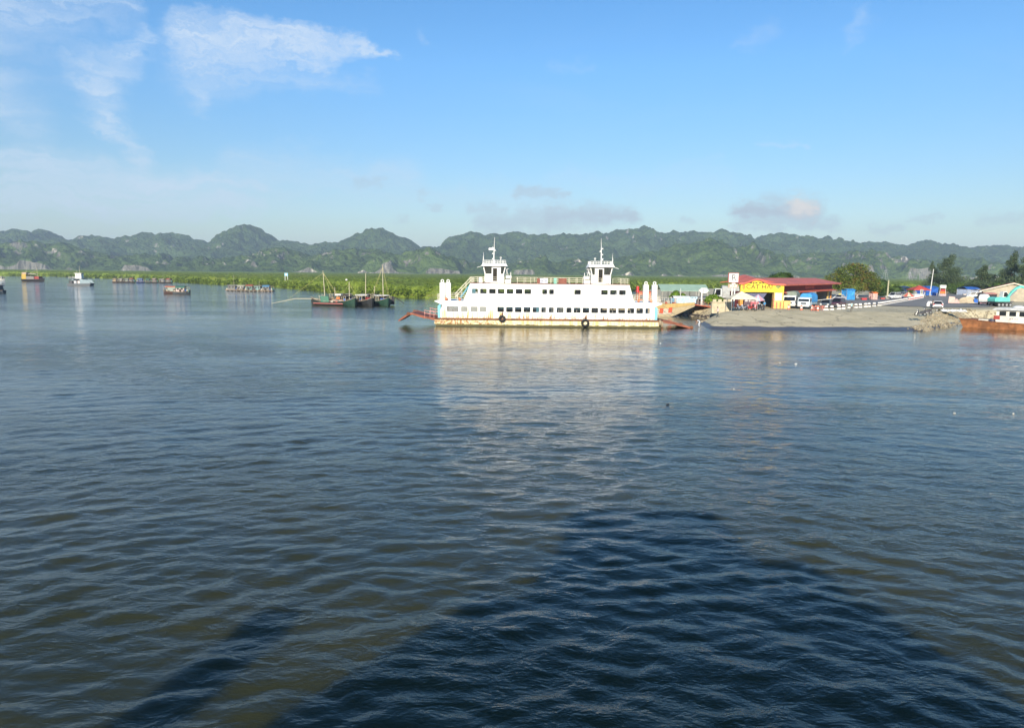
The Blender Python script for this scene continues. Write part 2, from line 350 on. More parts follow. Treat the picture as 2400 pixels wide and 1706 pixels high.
def make_hills(name, prof, Y, depth, mat, seed, nx, ny, rough, label, cliffs=0.0):
    pts = [atY(a, b, Y) for a, b in prof]
    px = np.array([p.x for p in pts]); pz = np.array([p.z for p in pts])
    x = np.linspace(px[0], px[-1], nx); t = np.linspace(0, 1, ny)
    X, T = np.meshgrid(x, t)
    Yw = Y+(T-.62)*depth
    scale = Yw/Y                                            # ridges keep their width as they run back
    wx = (fbm(X/170, Yw/130, seed, 3)-.5)*150*np.clip(.62-T, 0, 1)*2
    P = np.interp(X+wx, px, pz)
    rise = np.clip(T/.62, 0, 1); fall = np.clip((1-T)/.38, 0, 1)
    e = .62+.5*(fbm(X/120, X*0+3, seed+5, 2)-.5)
    sheer = np.clip((fbm(X/75, Yw/220, seed+50, 3)-.47)*7, 0, 1)*cliffs; e = e*(1-sheer)+.20*sheer-.12*sheer
    prof_t = np.where(T <= .62, .02+.98*rise**np.clip(e+.12, .16, 1.1), fall**.7)
    n = fbm(X/60, Yw/50, seed+9, 4, .55); rid = 1-np.abs(2*fbm(X/95, Yw/85, seed+12, 4)-1)
    crest = np.exp(-((T-.62)/.10)**2)
    Z = P*prof_t*(1-(1-.75*crest)*rough*(.62-n)*1.3) + (rid-.75)*rough*75*(1-crest)*np.clip(rise*1.6, 0, 1)
    Z += (fbm(X/13, Yw/13, seed+21, 2)-.5)*rough*26*np.clip(rise*3, 0, 1)
    Z = np.where((T == 0) | (T == 1), -6, np.maximum(Z, -4))
    V = np.stack([X, Yw+(fbm(X/40, Yw/40, seed+30, 2)-.5)*24, Z], -1).reshape(-1, 3)
    o = np_mesh(name, V, grid_faces(ny, nx), mat, True, 'structure'); tag(o, label)
hm1 = hill_material('karst_forest_far', (.024, .049, .017), (.058, .098, .026), (.27, .265, .25), .40)
hm2 = hill_material('karst_forest_near', (.026, .056, .014), (.076, .120, .025), (.25, .24, .21), .55)
make_hills('hills', FAR, 2700, 900, hm1, 40, 1150, 130, .40, 'long jagged karst ridge covered in forest along the horizon', .35)
make_hills('hills', NEAR, 1850, 420, hm2, 80, 1150, 90, .50, 'lower forested karst hills with pale cliffs in front of the ridge', 1.0)

# ------------------------------------------------------------------ mangrove belt
BANK = [(-1400,1050),(-800,830),(-494,703),(-449,712),(-380,640),(-291,571),(-225,480),(-173,412),(-116,354),(-73,283),(-42,236),(-26,221),(0,222),(26,250),(45,310),(65,374),(110,395),(200,405),(320,410),(520,440),(900,520),(1500,700)]
bx = np.array([p[0] for p in BANK], float); by = np.array([p[1] for p in BANK], float)
def bank_y(x): return np.interp(x, bx, by)
def leaf_material(name, dark, light, olive=None, trans=.25):
    m, nt, b = new_mat(name)
    geo = nt.new('ShaderNodeNewGeometry'); co = geo.outputs['Position']
    n = nt.noise(co, .22, 3, .6); n2 = nt.noise(co, 1.3, 2, .6); rnd = geo.outputs['Random Per Island']
    f = nt.m('MULTIPLY_ADD', rnd, .5, nt.m('MULTIPLY', nt.m('ADD', n, n2), .38))
    c = nt.mix(nt.ss(f, .35, .85), dark, light)
    if olive: c = nt.mix(nt.m('MULTIPLY', nt.ss(nt.noise(co, .35, 3, .6, .3), .48, .62), .85), c, olive)
    nt.put(b.inputs['Base Color'], c); nt.put(b.inputs['Roughness'], .6); nt.put(b.inputs['Specular IOR Level'], .25)
    tr = nt.new('ShaderNodeBsdfTranslucent'); nt.put(tr.inputs[0], c)
    mx = nt.new('ShaderNodeMixShader'); nt.put(mx.inputs[0], trans); nt.l.new(b.outputs[0], mx.inputs[1]); nt.l.new(tr.outputs[0], mx.inputs[2])
    nt.l.new(mx.outputs[0], nt.n['Material Output'].inputs[0])
    return m
def leaf_cards(C, S, seed=0, up=.35):
    """one bent-free quad leaf clump for every centre C with size S, facing random ways but leaning up"""
    g = np.random.default_rng(seed); n = len(C)
    N = g.normal(size=(n, 3)); N[:, 2] = np.abs(N[:, 2])+up; N /= np.linalg.norm(N, axis=1)[:, None]
    A = np.cross(N, g.normal(size=(n, 3))); A /= np.linalg.norm(A, axis=1)[:, None]; B = np.cross(N, A)
    A = A*(S*.5)[:, None]; B = B*(S*g.uniform(.28, .5, n))[:, None]
    V = np.stack([C-A, C-B*1.0+A*.1, C+A, C+B*1.0-A*.1], 1).reshape(-1, 3)
    return V, np.arange(4*n).reshape(-1, 4)
mang_leaf = leaf_material('mangrove_leaves', (.085, .135, .014), (.26, .35, .044), trans=.35)  # dark leaf tone also puts the shade between clumps into the colour
def make_mangrove():
    g = np.random.default_rng(3)
    Vs = []; Fs = []; off = 0
    # bushes along the bank: dense in the first rows
    cs = []
    for row, (d0, d1, per) in enumerate([(0, 5, 2.0), (4, 12, 2.3), (10, 26, 2.6), (24, 60, 3.0), (55, 120, 4.0), (110, 240, 6.5)]):
        for a in range(len(BANK)-1):
            (x0, y0), (x1, y1) = BANK[a], BANK[a+1]; L = math.hypot(x1-x0, y1-y0); mid = (y0+y1)/2
            if abs((x0+x1)/2) > .9*mid+60: continue
            n = int(L/per*(1 if row < 2 else (d1-d0)/per*.62 if row < 5 else (d1-d0)/per*.35)*min(1, 420/mid)**.8)
            t = g.uniform(0, 1, n); x = x0+(x1-x0)*t; y = y0+(y1-y0)*t+g.uniform(d0, d1, n)+(g.normal(0, 1.5, n) if row else 0)
            r = g.uniform(1.3, 2.3, n)*(1 if mid < 420 else 1.35); hgt = g.uniform(2.6, 3.9, n)+.5*(fbm(x/25, y/25, 8, 2)-.5)+(0 if row else -.5)
            cs.append(np.stack([x, y, hgt, r, np.full(n, row), np.full(n, mid)], 1))
    cs = np.concatenate(cs)
    cnt = np.clip(np.where(cs[:, 4] < 2, 110, np.where(cs[:, 4] < 4, 52, 26))*np.clip(300/cs[:, 5], .35, 1.1), 10, 120).astype(int)
    idx = np.repeat(np.arange(len(cs)), cnt); b = cs[idx]; n = len(idx)
    d = g.normal(size=(n, 3)); d[:, 1] -= .25; d /= np.linalg.norm(d, axis=1)[:, None]; rad = g.uniform(.55, 1.08, n)
    lump = .75+.5*fbm(d[:, 0]*2+idx*3.1, d[:, 2]*2+d[:, 1]*2+idx*1.7, 4, 2)
    C = np.stack([b[:, 0]+d[:, 0]*b[:, 3]*rad*lump, b[:, 1]+d[:, 1]*b[:, 3]*rad*lump, b[:, 2]*.52+d[:, 2]*b[:, 2]*.52*rad*lump], 1)
    C[:, 2] = np.maximum(C[:, 2], .12)
    S = g.uniform(.38, .85, n)*np.clip(b[:, 5]/330, .9, 1.7)
    V, Fq = leaf_cards(C, S, 5)
    o = np_mesh('mangrove_bushes', V, Fq, mang_leaf, False, 'stuff'); tag(o, 'dense bright green mangrove thicket along the far bank', 'mangrove')
    # closed canopy running back to the foot of the hills
    t = np.concatenate([np.linspace(0, 12, 9), np.arange(14, 170, 2.6), np.geomspace(173, 1500, 75)]); x = np.concatenate([np.arange(-1300, -300, 4.), np.arange(-300, -120, 1.6), np.arange(-120, 120, .9), np.arange(120, 420, 2.), np.arange(420, 1400, 5.)])
    X, T = np.meshgrid(x, t); Yb = bank_y(X)+1.5+T
    amp = np.clip(T/3, 0, 1)
    crown = 1-np.abs(2*vnoise(X/3.4, Yb/4.6, 1)-1); Z = (2.0+1.5*crown*(.4+1.2*vnoise(X/9, Yb/11, 6))+.7*fbm(X/1.6, Yb/2.2, 9, 2)+.8*(fbm(X/40, Yb/60, 2, 2)-.3))*amp+.25
    Z = np.where(T == 0, -.5, Z); Z += np.clip((T-700)/800, 0, 1)*1.0
    cm_, nt, bs = new_mat('mangrove_canopy')
    co = nt.new('ShaderNodeNewGeometry').outputs['Position']
    c = nt.mix(nt.ss(nt.noise(nt.mapping(co, (.5, .25, .5)), 1.0, 5, .7), .34, .68), (.10, .15, .016), (.25, .33, .05))
    c = nt.mix(nt.m('MULTIPLY', nt.ss(nt.noise(nt.mapping(co, (.02, .008, 1)), 1.0, 4, .6), .5, .66), .5), c, (.24, .25, .055))
    nt.put(bs.inputs['Base Color'], c); nt.put(bs.inputs['Roughness'], .9); nt.put(bs.inputs['Specular IOR Level'], .1)
    bp = nt.new('ShaderNodeBump'); nt.put(bp.inputs['Strength'], 1.0); nt.put(bp.inputs['Distance'], 1.2); nt.put(bp.inputs['Height'], nt.noise(co, .8, 4, .7)); nt.put(bs.inputs['Normal'], bp.outputs[0])
    o = np_mesh('mangrove_canopy', np.stack([X, Yb, Z], -1).reshape(-1, 3), grid_faces(len(t), len(x)), cm_, True, 'stuff'); tag(o, 'continuous green mangrove canopy reaching back to the hills', 'mangrove')
make_mangrove()

# ------------------------------------------------------------------ shore: concrete ramp and yard
LAND = [(29.4,108.5),(33,106),(44,106.3),(62,108.3),(66,114),(72,120),(80,129),(86,136),(100,139),(140,139),(420,140),(420,330),(62,330),(45,262),(33,215),(27,170),(30,152),(36,142),(39,129),(31.2,121)]
RAMP_EDGES = {0: .20, 1: .115, 2: .115, 19: .5}
def ground_z(X, Y):
    X = np.asarray(X, float); Y = np.asarray(Y, float); z = np.full(X.shape, 2.0); n = len(LAND); inside = np.zeros(X.shape, bool); dmin = np.full(X.shape, 1e9)
    for i in range(n):
        (x0, y0), (x1, y1) = LAND[i], LAND[(i+1) % n]; vx, vy = x1-x0, y1-y0
        t = np.clip(((X-x0)*vx+(Y-y0)*vy)/(vx*vx+vy*vy), 0, 1); d = np.hypot(X-x0-t*vx, Y-y0-t*vy)
        z = np.minimum(z, d*RAMP_EDGES.get(i, .85)); dmin = np.minimum(dmin, d)
        cross = ((y0 > Y) != (y1 > Y)) & (X < (x1-x0)*(Y-y0)/((y1-y0) if y1 != y0 else 1e-9)+x0); inside ^= cross
    return np.where(inside, z, -np.minimum(dmin*.5, 1.2))
def gz(x, y): return float(ground_z(np.array([x]), np.array([y]))[0])
def make_ground():
    xs = np.concatenate([np.arange(20, 130, .7), np.geomspace(131, 425, 40)]); ys = np.concatenate([np.arange(101, 175, .7), np.geomspace(176, 335, 50)])
    X, Y = np.meshgrid(xs, ys)
    Z = ground_z(X, Y)
    Z += np.where(Z > -.2, (fbm(X/6, Y/6, 60, 3)-.5)*.10, 0)
    m, nt, b = new_mat('worn_ramp_concrete')
    co = nt.new('ShaderNodeNewGeometry').outputs['Position']; z = nt.xyz(co)[2]
    n1 = nt.noise(co, .25, 5, .65, .3); n2 = nt.noise(co, 2.2, 4, .7); n3 = nt.noise(nt.mapping(co, (.1, .5, 1), (0, 0, .3)), 1.0, 5, .6, .5)
    c = nt.mix(nt.ss(n1, .3, .7), (.43, .375, .235), (.58, .505, .33)); c = nt.mix(nt.m('MULTIPLY', nt.ss(n2, .5, .75), .35), c, (.23, .21, .17)); c = nt.mix(nt.m('MULTIPLY', nt.ss(n3, .55, .72), .5), c, (.54, .50, .39))
    vor = nt.new('ShaderNodeTexVoronoi', feature='DISTANCE_TO_EDGE'); nt.put(vor.inputs['Vector'], nt.vm('ADD', co, nt.vm('SCALE', nt.noise(co, .5, 3, .6, 0, 'Color'), 3.0))); nt.put(vor.inputs['Scale'], .13)
    c = nt.mix(nt.m('MULTIPLY', nt.ss(vor.outputs['Distance'], .014, .003), .7), c, (.07, .06, .05))
    wet = nt.ss(nt.m('ADD', z, nt.m('MULTIPLY', n1, .35)), .62, .50)
    c = nt.mix(wet, c, (.075, .066, .062))
    nt.put(b.inputs['Base Color'], c); nt.put(b.inputs['Roughness'], nt.m('MULTIPLY_ADD', wet, -.55, .95))
    bp = nt.new('ShaderNodeBump'); nt.put(bp.inputs['Strength'], .5); nt.put(bp.inputs['Distance'], .15); nt.put(bp.inputs['Height'], nt.m('ADD', n2, nt.m('MULTIPLY', n1, 2))); nt.put(b.inputs['Normal'], bp.outputs[0])
    tag(np_mesh('ground', np.stack([X, Y, Z], -1).reshape(-1, 3), grid_faces(len(ys), len(xs)), m, True, 'structure'), 'sandy worn concrete ferry ramp and yard')
make_ground()
# ------------------------------------------------------------------ the white ferry
def stained(name, paint, z_rust0, z_rust1, left_stain=True):
    """white ship paint: rust creeping up from the rubbing strake, yellow streaks, soft grime"""
    m, nt, b = new_mat(name)
    co = nt.new('ShaderNodeTexCoord').outputs['Object']; x, y, z = nt.xyz(co)
    streak = nt.noise(nt.mapping(co, (3.2, 3.2, .22)), 1.0, 4, .65); blotch = nt.noise(co, .8, 4, .6, .3); fine = nt.noise(co, 6, 3, .6)
    c = nt.mix(nt.m('MULTIPLY', nt.ss(blotch, .45, .75), .10), paint, (.62, .60, .50))
    yel = nt.m('MULTIPLY', nt.ss(nt.m('ADD', z, nt.m('MULTIPLY', streak, -1.5)), z_rust1, z_rust0-.3), nt.ss(streak, .36, .66))
    if left_stain: yel = nt.m('MULTIPLY', yel, nt.m('MULTIPLY_ADD', nt.ss(x, 6.0, -13.0), .9, .35))
    c = nt.mix(yel, c, (.66, .55, .22))
    rust = nt.m('MULTIPLY', nt.ss(nt.m('ADD', z, nt.m('MULTIPLY', nt.ss(streak, .48, .70), -.75)), z_rust0+.22, z_rust0-.15), nt.ss(nt.m('ADD', fine, blotch), .80, 1.1))
    c = nt.mix(rust, c, (.24, .085, .025))
    drip = nt.m('MULTIPLY', nt.ss(nt.noise(nt.mapping(co, (5.5, 5.5, .35)), 1.0, 3, .6), .62, .72), nt.ss(nt.noise(co, .5, 3, .6), .45, .65))
    c = nt.mix(nt.m('MULTIPLY', drip, .55), c, (.50, .36, .20))
    seam = nt.m('LESS_THAN', nt.m('PINGPONG', x, 1.15), .014)
    c = nt.mix(nt.m('MULTIPLY', seam, .35), c, (.45, .44, .40))
    nt.put(b.inputs['Base Color'], c); nt.put(b.inputs['Roughness'], .5); nt.put(b.inputs['Specular IOR Level'], .35)
    return m
M_white = pm('ship_white', (.80, .80, .78), .45, .06, 1.5, dirt=(.55, .50, .38), dirt_amt=.18)
M_side = stained('stained_white_side', (.82, .82, .80), 1.25, 2.4)
def hull_material():
    m, nt, b = new_mat('cream_hull_with_algae')
    co = nt.new('ShaderNodeTexCoord').outputs['Object']; x, y, z = nt.xyz(co)
    n = nt.noise(nt.mapping(co, (.9, .9, 2)), 1.0, 5, .65); s = nt.noise(nt.mapping(co, (2.5, 2.5, .25)), 1.0, 4, .6); f = nt.noise(co, 3.5, 4, .7)
    c = nt.mix(nt.ss(s, .42, .68), (.78, .70, .48), (.64, .50, .20))
    c = nt.mix(nt.m('MULTIPLY', nt.ss(nt.m('ADD', f, nt.m('MULTIPLY', nt.ss(x, 6, -17), .16)), .60, .70), .9), c, (.30, .12, .03))
    c = nt.mix(nt.ss(nt.m('ADD', z, nt.m('MULTIPLY', n, -.55)), .10, .0), c, (.10, .085, .018))
    c = nt.mix(nt.ss(nt.m('ADD', z, nt.m('MULTIPLY', n, -.2)), .02, -.03), c, (.035, .032, .010))
    nt.put(b.inputs['Base Color'], c); nt.put(b.inputs['Roughness'], .65)
    return m
M_hull = hull_material()
M_rust = pm('rusty_steel', (.22, .085, .035), .85, .5, 3, dirt=(.09, .045, .03), dirt_amt=.8, bump=.5)
M_ramp = pm('red_lead_ramp', (.27, .085, .045), .7, .4, 2.5, dirt=(.10, .05, .035), dirt_amt=.6, bump=.4)
M_cream = pm('cream_rail_paint', (.76, .72, .57), .5, .15, 3)
M_blue = pm('sky_blue_paint', (.20, .52, .66), .5, .15, 1.2, dirt=(.35, .45, .45), dirt_amt=.4)
M_deck = pm('weathered_deck_red', (.25, .12, .085), .9, .3, 1.5, dirt=(.3, .25, .2))
M_rubber = pm('black_rubber', (.028, .027, .026), .85, .3, 5)
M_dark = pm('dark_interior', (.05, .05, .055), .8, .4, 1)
M_grey = pm('grey_metal', (.34, .35, .36), .5, .2, 3)
M_orange = pm('life_vest_orange', (.80, .20, .04), .6, .2, 3)
M_teal = pm('teal_paint', (.20, .55, .45), .5, .2, 2)
M_redb = pm('brick_red_board', (.24, .085, .055), .7, .25, 2)
M_wire = pm('steel_wire', (.10, .10, .11), .5, .1, 5)
def glass(name, tint, clear):
    m, nt, b = new_mat(name)
    nt.put(b.inputs['Base Color'], tint); nt.put(b.inputs['Roughness'], .06)
    t = nt.new('ShaderNodeBsdfTransparent'); mx = nt.new('ShaderNodeMixShader'); nt.put(mx.inputs[0], clear)
    nt.l.new(b.outputs[0], mx.inputs[1]); nt.l.new(t.outputs[0], mx.inputs[2]); nt.l.new(mx.outputs[0], nt.n['Material Output'].inputs[0])
    return m
M_glass = glass('window_glass', (.03, .035, .04), .72)
M_glassdark = glass('dark_window_glass', (.02, .022, .025), .25)
M_pale = pm('frosted_pale_pane', (.26, .27, .25), .3, .1, 2)
def rrect(x0, x1, z0, z1, r, n=4):
    P = []
    for cx, cz, a0 in ((x1-r, z1-r, 0), (x0+r, z1-r, 90), (x0+r, z0+r, 180), (x1-r, z0+r, 270)):
        for k in range(n+1):
            t = R(a0+90*k/n); P.append((cx+r*math.cos(t), cz+r*math.sin(t)))
    return P
def window(parent, x0, x1, z0, z1, y, pane, slant=0.0, cover=None, grille=False):
    """rounded steel surround let into the plating, with its pane a little behind"""
    inn = rrect(x0, x1, z0, z1, .10); n = len(inn); e = .05
    out = [(min(max(px, x0-e if px < (x0+x1)/2 else px), x1+e), pz) for px, pz in inn]
    out = [((x0-e if px <= (x0+x1)/2 else x1+e) if abs(px-(x0+x1)/2) > (x1-x0)/2-.101 else px, (z0-e if pz <= (z0+z1)/2 else z1+e) if abs(pz-(z0+z1)/2) > (z1-z0)/2-.101 else pz) for px, pz in inn]
    mb = MB(); v = [(p[0], y-.006, p[1]) for p in inn]+[(p[0], y-.006, p[1]) for p in out]+[(p[0], y+.07, p[1]) for p in inn]
    mb.add(v, [(i, (i+1) % n, (i+1) % n+n, i+n) for i in range(n)]+[((i+1) % n, i, i+2*n, (i+1) % n+2*n) for i in range(n)])
    fr = mb.build('window', M_white, parent)
    MB().box(x0-.03, x1+.03, y+.045, y+.055, z0-.03, z1+.03).build('pane', pane, fr)
    if cover:
        a, b_, mt = cover; MB().box(x0+(x1-x0)*a, x0+(x1-x0)*b_, y+.06, y+.075, z0-.02, z1+.02).build('panel', mt, fr)
    if grille:
        g = MB()
        for k in range(1, 9): X = x0+(x1-x0)*k/9; g.box(X-.012, X+.012, y+.02, y+.04, z0, z1)
        for k in range(1, 5): Z = z0+(z1-z0)*k/5; g.box(x0, x1, y+.005, y+.019, Z-.012, Z+.012)
        g.build('grille', M_white, fr)
    return fr
def railing(parent, pts, h, mat, step=1.5, rails=3, r=.028, name='railing'):
    mb = MB()
    for a, b in zip(pts, pts[1:]):
        a, b = Vector(a), Vector(b); L = (b-a).length; n = max(1, round(L/step))
        for k in range(n+1):
            p = a.lerp(b, k/n); mb.bar(p, p+Vector((0, 0, h)), r)
        for k in range(rails):
            z = Vector((0, 0, h*(k+1)/rails)); mb.bar(a+z, b+z, r*.8)
    return mb.build(name, mat, parent)

def pilothouse(parent, cx, cy, mirror=1, radar=True):
    """wheelhouse with flared window band, overhanging roof with rail, mast"""
    p = bpy.data.objects.new('wheelhouse', None); col.objects.link(p); p.parent = parent; p.location = (cx, cy, 6.42); p.scale = (mirror, 1, 1)
    w2, d2, hb, ht = 1.47, 1.7, 1.42, 2.58
    mb = MB()                                   # lower walls, open at the door in the near face
    mb.box(-w2, -.22, -d2, -d2+.06, 0, hb).box(.42, w2, -d2, -d2+.06, 0, hb).box(-.22, .42, -d2, -d2+.06, 0, .32)
    mb.box(-w2, -w2+.06, -d2+.06, d2, 0, hb).box(w2-.06, w2, -d2+.06, d2, 0, hb).box(-w2+.06, w2-.06, d2-.06, d2, 0, hb)
    f = .20                                     # flare of the window band
    def post(x, y, wd, X, Y):
        mb.taper(x-wd, x+wd, y-.05, y+.05, hb, X-wd, X+wd, Y-.05, Y+.05, ht)
    for sx in (-1, 1):
        for yy, YY in ((-d2+.05, -d2+.05), (d2-.05, d2+f)): post(sx*(w2-.07), yy, .07, sx*(w2+f), YY)
        post(sx*(w2-.07), 0, .05, sx*(w2+f), 0)
    mb.taper(-.40, -.22, -d2, -d2+.06, hb, -.40, -.22, -d2, -d2+.06, ht).taper(.42, .98, -d2, -d2+.06, hb, .42, .98, -d2, -d2+.06, ht)
    mb.box(-.22, .42, -d2, -d2+.06, 2.28, ht)
    mb.build('wall', M_white, p)
    for a, b, A, B in ((-w2+.1, -.40, -w2-f+.1, -.40), (.98, w2-.1, .98, w2+f-.1)):
        MB().add([(a, -d2+.03, hb), (b, -d2+.03, hb), (B, -d2+.03, ht), (A, -d2+.03, ht)], [(0, 1, 2, 3)]).build('pane', M_glassdark, p)
    for sx in (-1, 1):
        MB().add([(sx*(w2-.05), -d2+.1, hb), (sx*(w2-.05), d2-.1, hb), (sx*(w2+f-.03), d2+f-.1, ht), (sx*(w2+f-.03), -d2+.1, ht)], [(0, 1, 2, 3)]).build('pane', M_glassdark, p)
    MB().box(-.215, .415, -d2+.02, -d2+.045, .33, 2.27).build('door', M_glassdark, p)
    MB().box(.45, .93, -d2-.05, -d2-.012, .30, 2.27).build('sliding_door', M_white, p)
    MB().taper(-2.0, 2.0, -2.15, 2.15, ht+.003, -1.75, 1.75, -1.9, 1.9, ht+.44).build('roof', M_white, p)
    railing(p, [(-1.7, -1.85, ht+.44), (1.7, -1.85, ht+.44), (1.7, 1.85, ht+.44), (-1.7, 1.85, ht+.44), (-1.7, -1.85, ht+.44)], .46, M_white, .45, 2, .025, 'roof_railing')
    mast = MB().bar((-.15, 0, ht+.44), (-.1, 0, ht+2.9), .09, 8, .07).bar((-.1, 0, ht+2.9), (-.05, 0, ht+4.4), .045, 6, .02).build('mast', M_white, p)
    fit = MB()
    for z, s in ((1.05, -1), (1.85, -1), (2.35, 1), (2.75, -1)): fit.box(-.12 if s > 0 else -.42, .22 if s > 0 else -.10, -.05, .05, ht+z, ht+z+.05); fit.cyl((.18*s-.14, 0, ht+z+.05), .06, .14, 8)
    fit.build('mast_lamps', M_white, mast)
    if radar: MB().box(-.95, -.16, -.16, .16, ht+2.42, ht+2.78).build('radar', M_white, mast, bevel=.08)
    else: MB().ball((-.28, 0, ht+1.25), .22, .22, .12).build('radar', M_white, mast, True)
    MB().bar((-1.72, -1.6, ht+.44), (-1.66, -1.6, ht+1.5), .10, 6, .04).bar((-1.66, -1.6, ht+1.5), (-1.66, -1.6, ht+2.1), .03, 5, .012).build('antenna', M_white, p)
    MB().bar((-1.95, -1.9, ht-.02), (-2.6, -2.0, ht-.22), .035).build('floodlight_arm', M_white, p)
    h = MB().cyl((.95, -1.2, ht+.9), .04, .3, 6); h.torus((.95, -1.2, ht+1.28), .11, .04, 'y', 10, 5); h.build('horn', M_white, p)
    MB().torus((-.95, -d2-.06, .42), .30, .075, 'y', 18, 7).build('lifebuoy', M_white, p, True)
    fr = MB()                                   # lifeboat davit and locker beside the house
    fr.box(1.62, 2.55, -1.3, .9, .0, .55).box(1.75, 2.6, -1.2, .2, .75, 1.2).bar((2.5, -1.2, 0), (2.5, -1.2, 1.7), .05).bar((1.75, -1.2, 2.3), (2.1, -1.2, 1.25), .04).bar((2.0, -1.2, 2.3), (1.75, -1.2, 1.25), .03).bar((1.55, -1.2, 2.35), (2.2, -1.2, 2.2), .04)
    fr.build('deck_locker', M_white, p)
    return p

FX, FY, S = 5.25, 108.5, 15.7
def fx(px): return (px-1284)/S
ferry = thing('ferry', 'white double ended car ferry with two wheelhouses and rust streaked hull', 'ferry', (FX, FY, 0), -.004)
def make_ferry():
    t = ferry; B = 9.0
    # hull: shallow pontoon, raked under at both ends, rounded bilge corners
    prof = [(-16.9, .98), (-16.95, .35), (-16.2, -.6), (16.6, -.6), (17.25, .35), (17.2, .98)]
    MB().prism(prof, .06, B-.06).build('hull', M_hull, t)
    MB().box(-16.95, 17.25, -.10, B+.10, .99, 1.17).build('rubbing_strake', M_rust, t)
    MB().box(-16.6, 16.9, .02, B-.02, 1.175, 1.22).build('car_deck', M_rust, t)
    # plating of the two long sides, built round the window openings
    UZ0, UZ1, LZ0, LZ1 = 4.93, 5.62, 2.21, 2.96
    o1, o2, k = 920, 1280, 5.7125
    up = [(o1, 1058, 1143), (o1, 1172, 1260), (o1, 1293, 1380), (o1, 1410, 1497), (o1, 1528, 1616), (o1, 1648, 1737), (o1, 1765, 1853), (o1, 2002, 2067), (o1, 2095, 2157), (o2, 375, 460), (o2, 733, 820), (o2, 852, 940), (o2, 972, 1060)]
    lo = [(o1, 725, 882), (o1, 918, 1005), (o1, 1047, 1140), (o1, 1168, 1257), (o1, 1405, 1493), (o1, 1523, 1612), (o1, 1640, 1728), (o1, 1757, 1847), (o1, 1877, 1965), (o1, 1993, 2055), (o2, 38, 103), (o2, 143, 235), (o2, 273, 342), (o2, 370, 462), (o2, 490, 578), (o2, 608, 697), (o2, 727, 817), (o2, 848, 940), (o2, 967, 1058), (o2, 1090, 1180), (o2, 1210, 1298), (o2, 1330, 1390)]
    U = [(fx(o+a/k), fx(o+b/k)) for o, a, b in up]; Lw = [(fx(o+a/k), fx(o+b/k)) for o, a, b in lo]
    for side in (0, 1):
        y0, y1 = (0, .08) if side == 0 else (B-.08, B)
        mb = MB(); XL, XR = -15.75, 15.95
        mb.box(XL, XR, y0, y1, 1.222, LZ0).box(XL, XR, y0, y1, LZ1, 3.78)
        e = [XL]+[v for w_ in Lw for v in w_]+[XR]
        for a, b in zip(e[::2], e[1::2]): mb.box(a, b, y0, y1, LZ0, LZ1)
        XL, XR = -11.55, 12.02
        mb.box(XL, XR, y0, y1, 3.78, UZ0).box(XL, XR, y0, y1, UZ1, 6.40)
        e = [XL]+[v for w_ in U for v in w_]+[XR]
        for a, b in zip(e[::2], e[1::2]): mb.box(a, b, y0, y1, UZ0, UZ1)
        mb.prism([(-12.6, 3.78), (-11.55, 3.78), (-11.55, 6.40), (-11.6, 6.40)], y0, y1)
        mb.prism([(12.02, 3.78), (12.9, 3.78), (12.10, 6.40), (12.02, 6.40)], y0, y1)
        mb.prism([(-16.0, 1.222), (-15.75, 1.222), (-15.75, 3.2), (-15.62, 3.2), (-16.05, 2.4)][:3]+[(-15.62, 3.2), (-16.05, 2.4)], y0, y1)
        # overhanging ends of the bridge deck, drooping brackets
        mb.prism([(-16.9, 3.70), (-16.9, 3.80), (-15.75, 3.78), (-15.75, 3.15)], y0, y1)
        mb.prism([(15.95, 3.78), (17.05, 3.70), (17.05, 3.60), (15.95, 3.18)], y0, y1)
        mb.build('side_plating', M_side, t)
    cov = {0: (.08, .62, M_blue)}
    for i, (a, b) in enumerate(U): window(t, a, b, UZ0, UZ1, 0, M_glass if i not in (2, 5) else M_glassdark, cover=cov.get(i))
    for i, (a, b) in enumerate(Lw):
        pale = i in (1, 2, 3); c = None
        if i == 8: c = (.55, 1.0, M_blue)
        if i in (9, 10, 11): c = (.45, 1.0, M_pale)
        if i in (15,): c = (0, 1, M_dark)
        window(t, a, b, LZ0, LZ1, 0, M_pale if pale else (M_glass if i > 3 else M_glass), cover=c, grille=(i == 0))
    # decks, inner bulkheads, benches seen through the panes
    MB().box(-16.9, 17.05, .09, B-.09, 3.62, 3.77).build('passenger_deck', M_white, t)
    MB().box(-11.7, 12.15, -.05, B+.05, 6.405, 6.48).build('bridge_deck', M_deck, t)
    inn = MB()
    for x in (-11.3, -6.0, -1.2, 1.4, 6.5, 11.4): inn.box(x, x+.06, 1.6, B-1.0, 3.78, 6.39)
    for x in (-13, -9, -3.2, 3.4, 7.6, 13.5): inn.box(x, x+.08, 1.2, B-2.2, 1.23, 3.6)
    for x in np.arange(-10, 11, 1.15): inn.box(x, x+.5, 1.0, 6.5, 3.78, 4.25)
    inn.build('inner_bulkheads', pm('inner_grey', (.30, .31, .32), .7, .3, 1), t)
    cr = MB()
    for x in np.arange(-10.5, 11, 2.3): cr.bar((x, 1.2, 3.8), (x, 1.2, 6.38), .06, 6)
    for x in np.arange(-14.5, 15, 2.7): cr.bar((x, .9, 1.23), (x, .9, 3.6), .07, 6)
    cr.build('inner_columns', M_white, t)
    # sky blue end frames round the ramp openings
    for sx, x in ((-1, -16.0), (1, 15.97)):
        for y0 in (.1, B-.9): MB().prism([(x, 1.23), (x+sx*.42, 1.23), (x+sx*.46, 3.0), (x+sx*.1, 3.3), (x, 3.3)], y0, y0+.8).build('end_frame', M_blue, t)
    # rails
    railing(t, [(-11.5, .05, 6.485), (-1.6, .05, 6.485)], .86, M_cream, 1.0)
    railing(t, [(-.6, .05, 6.485), (8.9, .05, 6.485)], .86, M_cream, 1.0)
